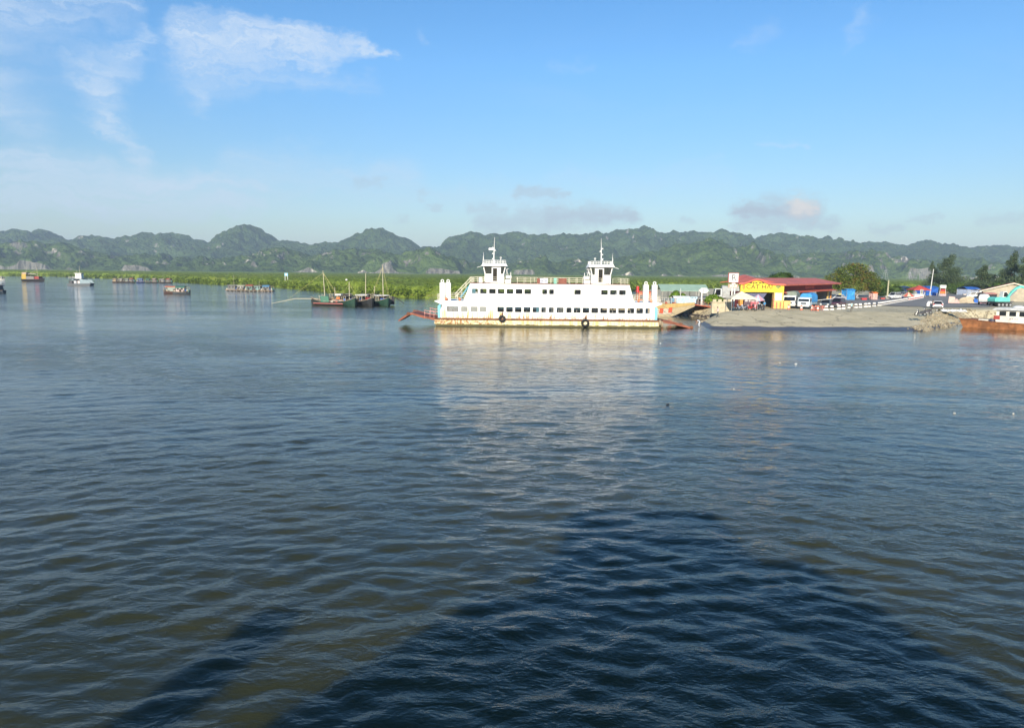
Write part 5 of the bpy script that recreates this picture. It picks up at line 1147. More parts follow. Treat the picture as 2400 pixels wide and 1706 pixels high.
    MB().box(Lh*.42, Lh*.60, -.06, -.01, zm+.25, zm+.95).build('banner', pm('pink_red_banner', (.50, .13, .11), .8, .25, 2), h)
    MB().box(Lh+.1, Lh+2.6, .5, 3.5, 0, 4.0).build('annex', pm('pale_concrete_annex', (.58, .57, .52), .8, .12, 1), h); MB().cyl((Lh+1.2, .46, 2.9), .22, .03, 12, 'y').build('fan', M_dark, h)
terminal()
# pole sign with a big R and price panel
Y = 131.0; p = atY(1719, 650, Y); t = thing('pole_sign', 'white square pole sign with dark letter R above a price panel', 'sign', (p.x, Y, 2.0), 0); q = lambda py: atY(1719, py, Y).z-2
MB().box(-.95, .95, -.12, .12, q(663), q(639.5)).build('frame', pm('maroon_frame', (.35, .10, .09), .6, .2, 2), t); MB().box(-.83, .83, -.16, -.122, q(661.2), q(641)).build('face', pm('white_sign_face', (.82, .82, .80), .4, .03, 2, bump=0), t)
INKG = pm('charcoal_ink', (.06, .06, .065), .5, .1, 3, bump=0)
text_mesh('R', 1.55, INKG, t, (.05, -.172, (q(661.2)+q(641))/2-.02), ex=.006, bold=.0); MB().prism([(-.80, q(641.5)), (-.76, q(641.3)), (-.18, q(649)), (-.22, q(649.3))], -.172, -.165).build('slash', INKG, t)
MB().box(-.9, .9, -.1, .1, q(674.5), q(666)).build('price_panel', pm('tan_price_panel', (.50, .36, .26), .6, .2, 3), t); text_mesh('30.0', .62, pm('cream_digits', (.80, .76, .66), .5, .05, 3, bump=0), t, (.0, -.112, (q(674.5)+q(666))/2), ex=.006, sx=1.25, bold=.02)
MB().box(-.25, -.05, -.08, .08, 0, q(674.6)).box(.2, .4, -.08, .08, 0, q(674.6)).box(-.25, .4, -.05, .05, q(666)+.002, q(663)-.002).build('posts', pm('white_post', (.7, .7, .66), .6, .15, 2), t)
# open shelter with pale green roof
Y = 168; a, b = atY(1545, 676, Y), atY(1658, 672, Y); t = thing('green_roof_shelter', 'long open shelter with pale green sheet roof behind the moored boats', 'shelter', (a.x, Y, 2.0), 0); Ls = b.x-a.x
MB().prism([(-2.2, 2.3), (1.5, 3.7), (1.5, 3.8), (-2.2, 2.4)], 0, Ls, 'x').prism([(1.5, 3.7), (4.5, 2.5), (4.5, 2.6), (1.5, 3.8)], 0, Ls, 'x').build('roof', pm('pale_green_sheet', (.30, .43, .33), .6, .12, .6), t)
for k in range(5):
    for y in (-1.9, 4.2): MB().bar((.4+k*(Ls-.8)/4, y, 0), (.4+k*(Ls-.8)/4, y, 2.45), .08).build('post', CONC, t)
Y = 146; p = atY(1649, 700, Y); t = thing('direction_sign', 'white hexagonal direction sign on a white post by the slip', 'sign', (p.x, Y, gz(p.x, Y)), 0); z0 = gz(p.x, Y); zz = lambda py: atY(1649, py, Y).z-z0
MB().prism([(-.95, (zz(675)+zz(687))/2), (-.5, zz(687)), (.5, zz(687)), (.95, (zz(675)+zz(687))/2), (.5, zz(675)), (-.5, zz(675))], -.05, .05).build('board', pm('white_sign_face2', (.74, .75, .74), .5, .1, 2), t); MB().box(-.25, -.05, -.062, -.053, zz(686), zz(676)).box(.28, .40, -.062, -.053, zz(686), zz(676)).build('grey_marks', paint((.35, .38, .42)), t); MB().bar((-.4, 0, 0), (-.4, 0, zz(686)), .16, 8).build('post', Mw, t)
# low cream wall and steps at the head of the slip
p = at(1698, 725, 2.0); t = thing('low_wall', 'low cream concrete wall at the head of the slip', 'wall', (p.x, p.y+1.5, 1.2), R(8)); MB().box(-1.9, 1.9, 0, .5, 0, 1.9).build('wall', pm('cream_concrete', (.56, .49, .34), .9, .2, 1.5), t); MB().box(-2.0, 2.0, -.1, .6, 1.905, 2.05).build('coping', pm('cream_concrete', (.56, .49, .34)), t)
for x in (-1.4, -.4, .6, 1.4): MB().box(x-.3, x+.3, .1, .4, 2.06, 2.5).build('parapet_block', pm('cream_concrete', (.56, .49, .34)), t)

# ------------------------------------------------------------------ market corner: canopy, umbrella, tarpaulin stall, motorbikes
def canopy(label, px, py, w_, d, z0, zp, mat, kind='canopy', name='market_canopy', sides=4, rz=0.0):
    p = G(px, py); t = thing(name, label, 'canopy' if sides == 4 else 'umbrella', (p.x, p.y, 2.0), rz); n = 4 if sides == 4 else 10; rim = []
    for k in range(n):
        a = 2*math.pi*(k+.5)/n; f = 1.414 if n == 4 else 1; rim.append((w_/2*f*math.cos(a), d/2*f*math.sin(a), z0-.05*(k % 2)))
    mb = MB(); mb.add(rim+[(0, 0, zp)], [(k, (k+1) % n, n) for k in range(n)]); mb.add(rim+[(r[0], r[1], r[2]-.22) for r in rim], [(k, (k+1) % n, (k+1) % n+n, k+n) for k in range(n)]); mb.build('cloth', mat, t)
    if n == 4:
        for r in rim: MB().bar((r[0]*.96, r[1]*.96, 0), (r[0]*.96, r[1]*.96, z0), .04).build('pole', M_grey, t)
    else: MB().bar((0, 0, 0), (0, 0, zp), .03).build('pole', M_grey, t)
    return t
canopy('large cream market canopy in front of the yellow gateway', 1736, 727, 4.4, 3.4, 2.15, 3.25, TARP_C)
def pie(c1, c2, name):
    m, nt, b = new_mat(name); co = nt.xyz(nt.new('ShaderNodeTexCoord').outputs['Object']); a = nt.m('MULTIPLY', nt.m('ARCTAN2', co[1], co[0]), 10/6.2832)
    nt.put(b.inputs['Base Color'], nt.mix(nt.m('GREATER_THAN', nt.m('PINGPONG', a, 1.0), .5), c1, c2)); nt.put(b.inputs['Roughness'], .8); return m
canopy('pink and blue striped sun umbrella beside the cream canopy', 1775, 727, 2.3, 2.3, 1.9, 2.75, pie((.62, .30, .36), (.42, .48, .62), 'striped_umbrella'), name='sun_umbrella', sides=10)
def tarp_stall(label, px0, px1, pyb, h, mat, depth=2.0, z=2.0, roofmat=None, name='tarpaulin_stall', cat='stall', rise=.35, seed=1):
    a, b = G(px0, pyb, z), G(px1, pyb, z); w_ = (b-a).length; t = thing(name, label, cat, ((a.x+b.x)/2, (a.y+b.y)/2, z), math.atan2(b.y-a.y, b.x-a.x)); g = random.Random(seed)
    def side(y):
        return [[(-w_/2+w_*i/6, y+g.uniform(-.08, .08), h*j/4+(g.uniform(-.05, .05) if j else 0)) for i in range(7)] for j in range(5)]
    MB().sheet(side(0)).sheet(side(depth)).sheet([[(-w_/2+g.uniform(-.05, .05), depth*i/4, h*j/3) for i in range(5)] for j in range(4)]).sheet([[(w_/2+g.uniform(-.05, .05), depth*i/4, h*j/3) for i in range(5)] for j in range(4)]).build('wall_sheet', mat, t)
    MB().sheet([[(-w_/2-.15+(w_+.3)*i/6, -.2+(depth+.4)*j/4, h+.02+rise*math.sin(math.pi*j/4)+g.uniform(-.05, .05)) for i in range(7)] for j in range(5)]).build('roof_sheet', roofmat or mat, t)
    po = MB()
    for x in (-w_/2, w_/2):
        for y in (.05, depth-.05): po.bar((x, y, 0), (x, y, h), .04)
    stuffpart(po.build('poles', PALEWOOD, t))
    return t
tarp_stall('bright blue tarpaulin stall under the cream canopy', 1723, 1746, 719, 1.35, TARP_B, 1.2, name='tarpaulin_stall', rise=.1)
GM = 'motorbikes parked at the market corner'
mb0 = motorbike('red motorbike with white nose under the cream canopy', G(1757, 728.5), R(-150), (.42, .05, .05), GM)
dup(mb0, G(1771, 728.8), R(-120), 'red motorbike at the outer end of the market row, under the umbrella', GM)
for px, py, rz, c, lb in ((1742, 727.5, -140, (.32, .34, .40), 'silver motorbike against the blue tarpaulin'), (1781, 727, -70, (.06, .06, .07), 'black motorbike beside the man in blue'), (1765, 725.5, -110, (.55, .30, .34), 'pink scooter behind the red motorbikes'), (1778, 724.5, -100, (.40, .40, .38), 'grey scooter behind the umbrella pole'), (1733, 726.5, -160, (.20, .22, .30), 'dark blue motorbike left of the tarpaulin stall')): motorbike(lb, G(px, py), R(rz), c, GM)
for i, (px, py, c, lb) in enumerate(((1768, 722.5, (.5, .12, .14), 'red sack pile behind the parked motorbikes'), (1752, 722, (.12, .08, .10), 'dark goods pile under the canopy'))): 
    p = G(px, py); t = thing('goods_pile', lb, 'goods', p, 0); MB().box(-.8, .8, -.3, .3, 0, 1.2).build('bags', paint(c), t, bevel=.2); MB().ball((-.3, 0, 1.3), .35, .3, .25).ball((.4, 0, 1.25), .3, .3, .3).build('top_bags', paint((.6, .5, .48)), t, True)

# ------------------------------------------------------------------ vehicles
truck('white flatbed truck with grey green cargo cover in front of the hall', G(1851, 722.5)+Vector((1.2, 2.4, 0)), R(-118), (.72, .73, .72), (.3, .32, .3), pm('grey_green_cover', (.20, .24, .20), .7, .2, 1.5), 6.6, 2.2, 2.35)
truck('light blue and white truck loaded under a bright blue tarpaulin', G(1885, 724.5)+Vector((1.4, 2.2, 0)), R(-125), (.60, .68, .74), (.30, .42, .5), TARP_LB, 6.0, 2.1, 2.1)
truck('grey and white truck parked behind the cream wall by the sign', G(1700, 706)+Vector((0, 0, 0)), R(172), (.58, .60, .60), (.4, .4, .4), pm('grey_box_cover', (.36, .37, .36), .7, .2, 1.5), 5.5, 2.2, 2.9, name='truck')
car('dark grey hatchback between the blue truck and the maroon car', G(1936, 722)+Vector((.6, 1.5, 0)), R(-122), (.12, .15, .18), 'suv', L=4.0, H=1.55)
car('dark maroon and violet people carrier behind the white road blocks', G(1966, 721.5)+Vector((.4, 1.6, 0)), R(-130), (.09, .035, .06), 'suv', L=4.6, W=1.85, H=1.8)
tx = car('white taxi with yellow roof light behind the maroon car', G(1967, 704), R(-135), (.74, .74, .72), 'sedan', L=4.3, H=1.45); MB().box(-.35, -.1, -.3, .3, 1.48, 1.66).build('roof_light', paint((.75, .68, .12)), tx)
car('white off road car parked by the concrete pole', G(2094, 701), R(-150), (.74, .76, .76), 'suv', L=4.5, W=1.85, H=1.8)
car('grey car half hidden behind the white off road car', G(2112, 698), R(-150), (.30, .32, .36), 'suv', L=4.3, H=1.7)
car('white saloon with its door swung open on the ramp', G(2203, 724)+Vector((.4, 1.6, 0)), R(62), (.76, .76, .75), 'sedan', L=4.3, H=1.45, open_door=True)
car('long white van beside the blue stall roofs', G(2288, 701)+Vector((0, 0, 0)), R(158), (.76, .75, .70), 'van', L=5.2, W=1.9, H=2.0, name='van', cat='van')
truck('grey pickup truck seen from behind with white load', G(2310, 716)+Vector((.4, 1.5, 0)), R(60), (.45, .47, .48), (.42, .43, .44), TARP_W, 4.6, 1.9, 1.7, name='pickup')
motorbike('black motorbike parked alone on the open ramp', G(2157, 741, 1.9), R(168), (.06, .06, .07)); motorbike('second black motorbike close beside the lone one on the ramp', G(2172, 737, 1.95), R(178), (.09, .08, .09))
motorbike('motorbike in the shade of the spreading tree', G(2038, 703.5), R(-130), (.35, .08, .06))
mr = motorbike('white fronted motorbike ridden past the spreading tree', G(2009, 703), R(-140), (.62, .62, .62))
person('motorbike rider in white shirt by the spreading tree', G(2009, 703)+Vector((0, 0, .02)), R(-140-90), (.74, .70, .68), (.08, .08, .1), 'ride', 1.62)
person('person in pale cyan shirt and dark trousers standing on the ramp', G(1995, 731), R(-10), (.36, .66, .72), (.10, .09, .085), 'stand', 1.68)
person('person in bright blue shirt by the motorbikes', G(1791, 727.5), R(120), (.10, .34, .66), (.05, .05, .07), 'stand', 1.68, longsleeve=True)
pz = at(1682, 748, .95); person('person in pale pink shirt at the edge of the slip', (pz.x, pz.y, gz(pz.x, pz.y)), R(70), (.72, .60, .66), (.12, .12, .11), 'walk', 1.66)
pz = at(1638, 762, .25); person('person in white bending over at the water edge', (pz.x, pz.y, max(gz(pz.x, pz.y), -.05)), R(100), (.66, .72, .78), (.55, .60, .66), 'bend', 1.66)
person('person in white walking beside the ticket kiosk', G(2167, 696), R(40), (.74, .73, .70), (.66, .65, .62), 'walk', 1.65)
person('person in white stooping in front of the blue tarpaulin', G(2196, 694), R(200), (.72, .72, .70), (.60, .60, .58), 'bend', 1.65)
person('person standing in the opening of the open car door', G(2190, 723.5)+Vector((0, .6, 0)), R(30), (.07, .07, .075), (.05, .05, .06), 'stand', 1.6)

# ------------------------------------------------------------------ road blocks, cones, barriers
def block(label, loc, rz, group, white=True):
    t = thing('road_block', label, 'road block', loc, rz, group); w_ = pm('white_block_paint', (.78, .77, .73), .7, .1, 3); d = pm('brown_block_band', (.12, .09, .08), .8, .2, 3) if white else pm('red_block_band', (.50, .07, .05), .7, .2, 3)
    MB().taper(-.52, .52, -.24, .24, 0, -.48, .48, -.2, .2, .26).build('base', w_, t); MB().box(-.44, .44, -.17, .17, .262, .50).build('band', d, t); MB().taper(-.44, .44, -.18, .18, .502, -.34, .34, -.13, .13, .80).build('cap', w_, t)
    return t
LB1 = lambda i: 'white road block with dark band, %s in the spaced row counting from the red barrier' % ORD[i]; LB2 = lambda i: 'white road block, %s of the tight line climbing beside the asphalt towards the kiosk' % ORD[i]; LB3 = lambda i: 'small red and white road block, %s counting towards the white kiosk' % ORD[i]
ORD = 'first second third fourth fifth sixth seventh eighth ninth tenth eleventh twelfth thirteenth fourteenth fifteenth sixteenth seventeenth'.split()
b0 = None
for i, (px, py) in enumerate([(1934, 727.2), (1949, 726.6), (1965.5, 725.2), (1976, 724), (1990, 722.2), (2005.5, 721.6), (2015.5, 721), (2028, 720), (2036, 719.2), (2048.5, 718.2)]):
    if b0 is None: b0 = block(LB1(i), G(px, py), R(10), 'spaced white road blocks')
    else: dup(b0, G(px, py), R(random.uniform(0, 25)), LB1(i), 'spaced white road blocks', (.66, .8, 1))
for i in range(17): u = i/16; dup(b0, G(2061+64*u, 716.5-11.0*u), R(35), LB2(i), 'tight line of white road blocks', (.9, .8, .9))
r0 = None
for i in range(8):
    u = i/7; l = G(2132+28*u, 704.8-5.6*u)
    if r0 is None: r0 = block(LB3(i), l, R(40), 'red and white road blocks', False)
    else: dup(r0, l, R(40), LB3(i), 'red and white road blocks')
def cone(label, loc, group):
    t = thing('traffic_drum', label, 'traffic drum', loc, 0, group); MB().cyl((0, 0, 0), .24, .3, 10, 'z', .21).build('base', paint((.62, .16, .09)), t); MB().cyl((0, 0, .302), .20, .34, 10, 'z', .16).build('band', paint((.76, .72, .66)), t); MB().cyl((0, 0, .643), .15, .28, 10, 'z', .08).build('top', paint((.62, .16, .09)), t); return t
GC = 'red and white traffic drums before the trucks'
for px, py, lb in ((1848, 725.5, 'red and white traffic drum before the white truck'), (1878, 727, 'red and white traffic drum before the blue truck'), (1903, 727.5, 'traffic drum at the near end of the barrier'), (1911, 728, 'traffic drum beside the red barrier'), (1916.5, 728.6, 'traffic drum between barrier and road blocks')): cone(lb, G(px, py), GC)
a, b = G(1905, 729), G(1938, 727); t = thing('crowd_barrier', 'low red and white folding barrier in front of the blue truck', 'barrier', (a.x, a.y, 2.0), math.atan2(b.y-a.y, b.x-a.x)); L_ = (b-a).length; Rr = paint((.66, .22, .16))
for x in (0, L_*.33, L_*.66, L_): MB().bar((x, -.2, 0), (x, 0, .85), .045).bar((x, .2, 0), (x, 0, .85), .045).build('leg', Rr, t)
MB().box(0, L_, -.03, .03, .62, .80).build('board', Rr, t); MB().box(0, L_, -.025, .025, .30, .40).build('board', Rr, t); MB().box(L_*.3, L_*.62, .3, .36, .2, .75).build('red_panel', paint((.55, .05, .05)), t)
p = G(1907, 722); t = thing('barrier_arm_post', 'white and red barrier arm post beside the blue truck', 'barrier', p, 0); MB().box(-.3, .3, -.25, .25, 0, 1.1).build('cabinet', paint((.55, .07, .06)), t); MB().box(-.28, .28, -.23, .23, 1.105, 2.0).build('cap', paint((.76, .74, .70)), t); MB().bar((.2, 0, 1.4), (4.6, 2.5, 1.75), .07).build('arm', paint((.74, .71, .66)), t)

# ------------------------------------------------------------------ stalls, kiosk and clutter along the road
tarp_stall('light blue tarpaulin wrapped stall under the spreading tree', 1984, 2003, 703.5, 2.5, TARP_LB, 2.0, seed=2)
t = tarp_stall('orange draped stall with striped front under the tree', 2046, 2056, 703, 1.7, paint((.70, .42, .36)), 1.5, roofmat=M_orange, seed=3)
tarp_stall('pale sheet covered stall behind the white off road car', 2108, 2126, 694, 1.5, paint((.40, .44, .52)), 3, roofmat=TARP_DB, seed=4, rise=.8)
tarp_stall('navy tarpaulin tent left of the red canopy', 2112, 2133, 691, 2.3, TARP_DB, 4, seed=5, rise=.6)
canopy('faded red pitched canopy over the market stalls', 2152, 695, 5.4, 4.4, 2.2, 3.5, TARP_R, name='market_canopy')
canopy('low red and tan sun umbrella before the red canopy', 2128, 701.5, 3.0, 3.0, 1.0, 2.0, pie((.55, .12, .08), (.62, .50, .36), 'tan_red_umbrella'), name='sun_umbrella', sides=10)
p = G(2151, 698.5); t = thing('kiosk', 'low white kiosk counter with tall glazed frame', 'kiosk', p, R(12)); MB().box(-1.5, 1.5, -.5, .9, 0, 1.15).build('counter', Mw, t); MB().box(.4, 1.3, -.4, -.32, 1.155, 2.5).build('frame', Mw, t); MB().box(.52, 1.18, -.42, -.402, 1.3, 2.4).build('pane', M_pale, t); MB().box(-1.2, -.3, .1, .7, 1.155, 1.9).build('display', M_pale, t)
tarp_stall('big royal blue tarpaulin tent behind the leaning pole', 2168, 2198, 693, 2.6, TARP_B, 4, seed=6, rise=.5)
p = G(2208, 694.5); t = thing('food_cart', 'red food cart under a white sign box on stilts', 'cart', p, 0); MB().box(-.8, .8, -.3, .5, .9, 1.6).build('cart', M_orange, t); MB().box(-.75, .75, -.28, .48, 1.605, 2.3).build('cupboard', paint((.40, .05, .05)), t); MB().box(-.95, .95, -.3, .2, 2.6, 3.6).build('sign_box', paint((.72, .76, .68)), t)
for x in (-.9, .9): MB().bar((x*1.25, -.2, 0), (x*.9, -.1, 2.6), .07).build('stilt', Mw, t)
MB().box(-1.0, 1.0, -.5, -.35, 0, .8).build('apron', paint((.50, .38, .40)), t)
tarp_stall('royal blue market roof beside the long van', 2266, 2296, 692, 2.0, paint((.42, .48, .60)), 4, roofmat=TARP_B, seed=7, rise=.9)
tarp_stall('green market roof in front of the gabled hut', 2310, 2334, 692, 2.2, paint((.18, .20, .17)), 4, roofmat=pm('green_tarpaulin', (.03, .20, .10), .6, .2, 1.5), seed=8, rise=.7)
tarp_stall('white sheet roof between the blue and green market roofs', 2295, 2313, 694, 1.9, paint((.52, .56, .66)), 3, roofmat=TARP_W, seed=9, rise=.3)
tarp_stall('salmon awning stall with dark goods beside the excavator', 2310, 2335, 709, 2.0, M_dark, 2.5, roofmat=paint((.62, .26, .18)), seed=10, rise=.4)
p = G(2246, 699); t = thing('sheet_pile', 'pinkish plywood sheets leaning by the road', 'boards', G(2231, 711), R(-20)); MB().prism([(-.8, 0), (.9, 0), (.5, 1.5), (-.7, 1.6)], -.1, .05).build('board', paint((.60, .42, .36)), t); MB().prism([(.2, 0), (1.6, 0), (.9, 1.2)], -.3, -.15).build('board', paint((.55, .36, .32)), t)
t = thing('rubble_heap', 'sand heap with blue and pink sheets thrown over it', 'heap', G(2272, 711), 0); hp = MB(); nn = 14
hp.sheet([[(-3.6+7.2*i/nn, -1.5+3*j/8, max(0, 1.7*(1-abs(i/nn-.45)**1.3*2.2)*(1-abs(j/8-.5)*1.9))+.08*math.sin(i*5+j*3)) for i in range(nn+1)] for j in range(9)]); hp.build('sand', pm('sand_heap', (.52, .42, .28), .95, .2, 2), t, True)
MB().sheet([[(.2+2.4*i/5, -1.35+.1*math.sin(i*3), .35+.9*j/4-.18*i+.04*math.sin(i*7+j*5)) for i in range(6)] for j in range(5)]).build('blue_sheet', TARP_B, t); MB().sheet([[(1.6+1.8*i/5, -1.5, .05+.6*j/3+.05*math.sin(i*4+j)) for i in range(6)] for j in range(4)]).build('pink_sheet', paint((.55, .22, .22)), t)
p = G(2230, 732, 2.0); t = thing('plastic_sheet', 'crumpled white plastic sheet spread over the rocks', 'sheet', (p.x, p.y, 2.0), R(5)); gg = random.Random(9)
MB().sheet([[(-2.3+4.6*i/10, -.9+2.2*j/6, .10+.45*abs(math.sin(i*1.3+j*.8))*math.sin(math.pi*j/6)+gg.uniform(0, .12)) for i in range(11)] for j in range(7)]).build('sheet', TARP_W, t)
for px, py, c, lb, s in ((2024, 703.5, (.62, .06, .06), 'red plastic basin on the ground under the tree', .7), (2068, 702, (.5, .1, .08), 'red plastic stools by the concrete pole', .6), (2109, 700.5, (.16, .16, .50), 'violet blue crate beside the white off road car', .8), (2260, 692, (.68, .62, .58), 'pale box by the long van', .6)):
    t = thing('plastic_tub', lb, 'tub', G(px, py), 0); MB().taper(-s*.7, s*.7, -s*.5, s*.5, 0, -s, s, -s*.6, s*.6, s*.7).build('tub', paint(c), t); MB().box(-s*1.04, s*1.04, -s*.64, s*.64, s*.70, s*.76).build('rim', paint(c), t)
# hut and excavator
a = G(2337, 707); t = thing('hut', 'plain sandy block hut with red tiled gable roof', 'hut', (a.x, a.y+6, 2.0), R(-31)); PL = pm('sandy_render', (.46, .41, .31), .9, .2, .8, dirt=(.30, .26, .2), dirt_amt=.5)
zE, zA = atY(2337, 681, a.y+6).z-2, atY(2371, 665, a.y+6).z-2; wd = (atY(2371, 680, a.y+6).x-a.x)*1.75
MB().prism([(0, 0), (wd, 0), (wd, zE), (wd/2, zA), (0, zE)], 0, 9).build('wall', PL, t); MB().prism([(-.8, zE-.35), (wd/2, zA+.02), (wd+.8, zE-.35), (wd+.8, zE-.1), (wd/2, zA+.3), (-.8, zE-.1)], -.6, 9.6).build('roof', pm('brown_red_tiles', (.28, .09, .06), .8, .3, 3), t); MB().prism([(-.8, zE-.37), (wd/2, zA), (wd+.8, zE-.37), (wd+.8, zE-.12), (wd/2, zA+.26), (-.8, zE-.12)], -.75, -.61).build('verge_board', pm('cream_verge', (.74, .68, .54), .7, .1, 2), t); MB().box(wd*.80, wd*.93, -.02, -.004, 0, 2.0).build('doorway', M_dark, t)
p = G(2350, 719); t = thing('excavator', 'turquoise tracked excavator with raised arched boom beside the hut', 'excavator', (p.x+.5, p.y+1.5, 2.0), R(6)); TQ = pm('turquoise_paint', (.14, .58, .50), .45, .15, 1.5, dirt=(.3, .4, .35), dirt_amt=.3)
for y in (-1.2, .8):
    tr = MB().prism([(-1.6, .1), (-1.2, 0), (1.2, 0), (1.6, .1), (1.75, .42), (1.5, .75), (-1.5, .75), (-1.75, .42)], y, y+.45).build('track', M_rubber, t)
    for x in (-1.3, -.45, .45, 1.3): MB().cyl((x, y-.02, .38), .25, .49, 10, 'y').build('roller', M_grey, tr)
MB().box(-2.0, 1.4, -1.2, 1.2, .85, 1.0).build('turntable', M_dark, t); MB().prism([(-2.2, 1.02), (1.2, 1.02), (1.2, 1.95), (-1.8, 2.0), (-2.3, 1.7)], -1.15, 1.15).build('engine_house', TQ, t, bevel=.08)
cb = MB().prism([(.4, 1.96), (1.6, 1.3), (1.75, 2.6), (1.3, 3.2), (.55, 3.2)], .1, 1.1).build('cab', paint((.72, .72, .68)), t); MB().prism([(.62, 2.1), (1.5, 2.0), (1.6, 2.6), (1.25, 3.0), (.7, 3.0)], .06, .096).build('cab_window', GLASSB, cb)
bp_ = [(1.1, 1.5), (2.1, 2.9), (3.2, 3.9), (4.3, 4.25), (5.8, 3.9)]
for (x0, z0), (x1, z1) in zip(bp_, bp_[1:]): MB().prism([(x0, z0-.22), (x1, z1-.24), (x1+.02, z1+.26), (x0-.05, z0+.26)], -.3, .1).build('boom', TQ, t)
MB().prism([(5.6, 4.1), (6.2, 4.0), (6.6, 1.2), (6.3, 1.2)], -.25, .05).build('stick', TQ, t); MB().prism([(6.1, 1.3), (6.8, 1.2), (6.5, .3), (5.7, .4)], -.55, .35).build('bucket', M_rust, t); MB().bar((1.4, -.1, 1.6), (3.4, -.1, 3.5), .09).build('hydraulic_ram', CHROME, t)

# ------------------------------------------------------------------ poles, pylons, far sign
def pole(label, px0, py0, px1, py1, z, r, mat, name='pole'):
    a = G(px0, py0, z); b = atY(px1, py1, a.y); t = thing(name, label, 'pole', a, 0); d = b-a; MB().bar((0, 0, 0), d, r, 8, r*.7).build('shaft', mat, t); MB().box(-r*2, r*2, -r*2, r*2, -.1, .35).build('foot', CONC, t); return t
pole('square grey concrete pole standing by the white off road car', 2079, 701, 2083, 657, 2.0, .24, pm('mossy_concrete', (.42, .40, .26), .9, .2, 2)); pole('tall pale pole leaning over the blue tent', 2179, 694, 2188, 631, 2.0, .17, pm('pale_grey_pole', (.62, .63, .60), .7, .1, 2))
def pylon(label, px, pyb, pyt):
    a, b = atY(px, pyb, 900), atY(px, pyt, 900); h = b.z-a.z; t = thing('pylon', label, 'pylon', a, .3, 'power pylons before the hills'); m = pm('galvanised_pylon', (.36, .38, .38), .5, .1, .2); mb = MB()
    for sx in (-1, 1):
        for sy in (-1, 1): mb.bar((sx*3, sy*3, 0), (sx*.4, sy*.4, h), .12, 4)
    for k in range(6):
        z = h*k/6; z2 = h*(k+1)/6; w0, w1 = 3-2.6*k/6, 3-2.6*(k+1)/6
        mb.bar((-w0, -w0, z), (w1, -w1, z2), .06, 4).bar((w0, -w0, z), (-w1, -w1, z2), .06, 4)
    stuffpart(mb.build('lattice', m, t))
    for z in (.62, .76, .9): MB().bar((-6, 0, h*z), (6, 0, h*z), .10, 4).build('cross_arm', m, t)
pylon('power pylon nearest the spreading tree', 2074, 661, 632); pylon('middle power pylon of the three, the shortest', 2131, 661, 638); pylon('power pylon nearest the casuarinas', 2154, 661, 630)
p = at(671, 676, 0); Y = 352; p = atY(671, 652, Y); t = thing('channel_sign', 'blue and white channel sign standing over the mangrove', 'sign', (p.x, Y, 0), 0); MB().box(-.85, .85, -.06, .06, atY(671, 647, Y).z, atY(671, 640, Y).z).build('board', paint((.22, .50, .66)), t); MB().box(-.3, .3, -.09, -.062, atY(671, 646, Y).z, atY(671, 641, Y).z).build('white_mark', Mw, t)
for x in (-.6, .6): MB().bar((x, .12, -1), (x, .12, atY(671, 640.5, Y).z), .14).build('leg', Mw, t)

# ------------------------------------------------------------------ trees and bushes
L_flame = leaf_material('flame_tree_leaves', (.070, .118, .018), (.17, .22, .034), (.22, .15, .04)); L_dark = leaf_material('dark_glossy_leaves', (.022, .050, .010), (.060, .110, .020)); L_cas = leaf_material('casuarina_needles', (.055, .090, .045), (.13, .18, .085)); L_lime = leaf_material('lime_bush_leaves', (.07, .14, .010), (.19, .30, .03)); L_mid = leaf_material('mid_green_leaves', (.040, .080, .012), (.095, .16, .026))
def T(px, pyb, z=2.0): a = G(px, pyb, z); return a, a.y/FPX
a, k = T(1994, 696); S_ = lambda c: [(x*k, y*k, z*k, rx*k, ry*k, rz*k) for x, y, z, rx, ry, rz in c]
tree('spreading_tree', 'big spreading tree with brown flushed crown beside the terminal hall', a, S_([(0, -4, 24, 50, 40, 18), (0, 0, 52, 46, 42, 26), (-32, 0, 38, 34, 34, 20), (34, 0, 40, 34, 34, 22), (8, -6, 66, 26, 26, 13), (-52, 5, 28, 22, 24, 14), (56, 5, 24, 18, 24, 18), (20, -20, 34, 30, 26, 18), (-14, -22, 34, 30, 24, 16)]), 15000, .42, L_flame, 2.6, .38, 3)
a, k = T(2062, 692); tree('round_tree', 'fresh green tree at the right flank of the spreading tree', a, S_([(0, 0, 22, 20, 20, 16), (-10, 0, 14, 14, 16, 12)]), 2200, .55, L_mid, 1.2, .18, 5)
a = atY(1828, 690, 185); k = 185/FPX; tree('dark_tree', 'dark tree crown rising behind the terminal roof', (a.x, 185, 2), [(0, 0, atY(1828, 650, 185).z-2, 32*k, 20*k, 9*k), (8*k, 0, atY(1828, 645, 185).z-2, 18*k, 16*k, 6*k), (-18*k, 0, atY(1828, 655, 185).z-2, 18*k, 16*k, 6*k)], 2200, .5, L_dark, 3.6, .25, 7)
def casuarina(label, px, pyb, pyt, w_, n, seed, z=2.0, Y=None):
    a = G(px, pyb, z) if Y is None else Vector((atY(px, pyb, Y).x, Y, z)); k = a.y/FPX; h = (pyb-pyt)*k if Y is None else atY(px, pyt, Y).z-z; g = random.Random(seed); lob = []
    for i in range(11): u = i/10; lob.append((g.uniform(-.36, .36)*w_*k*(1-u*.7), g.uniform(-.4, .4)*w_*k*(1-u), h*(.14+.80*u), w_*k*(.46-.36*u)*g.uniform(.75, 1.2), w_*k*(.40-.30*u), h*.10*g.uniform(.8, 1.5)))
    return tree('casuarina_tree', label, a, lob, int(n*3.2), .40, L_cas, h*.5, .2, seed, 'casuarinas along the road', limbs=11, shell=.2)
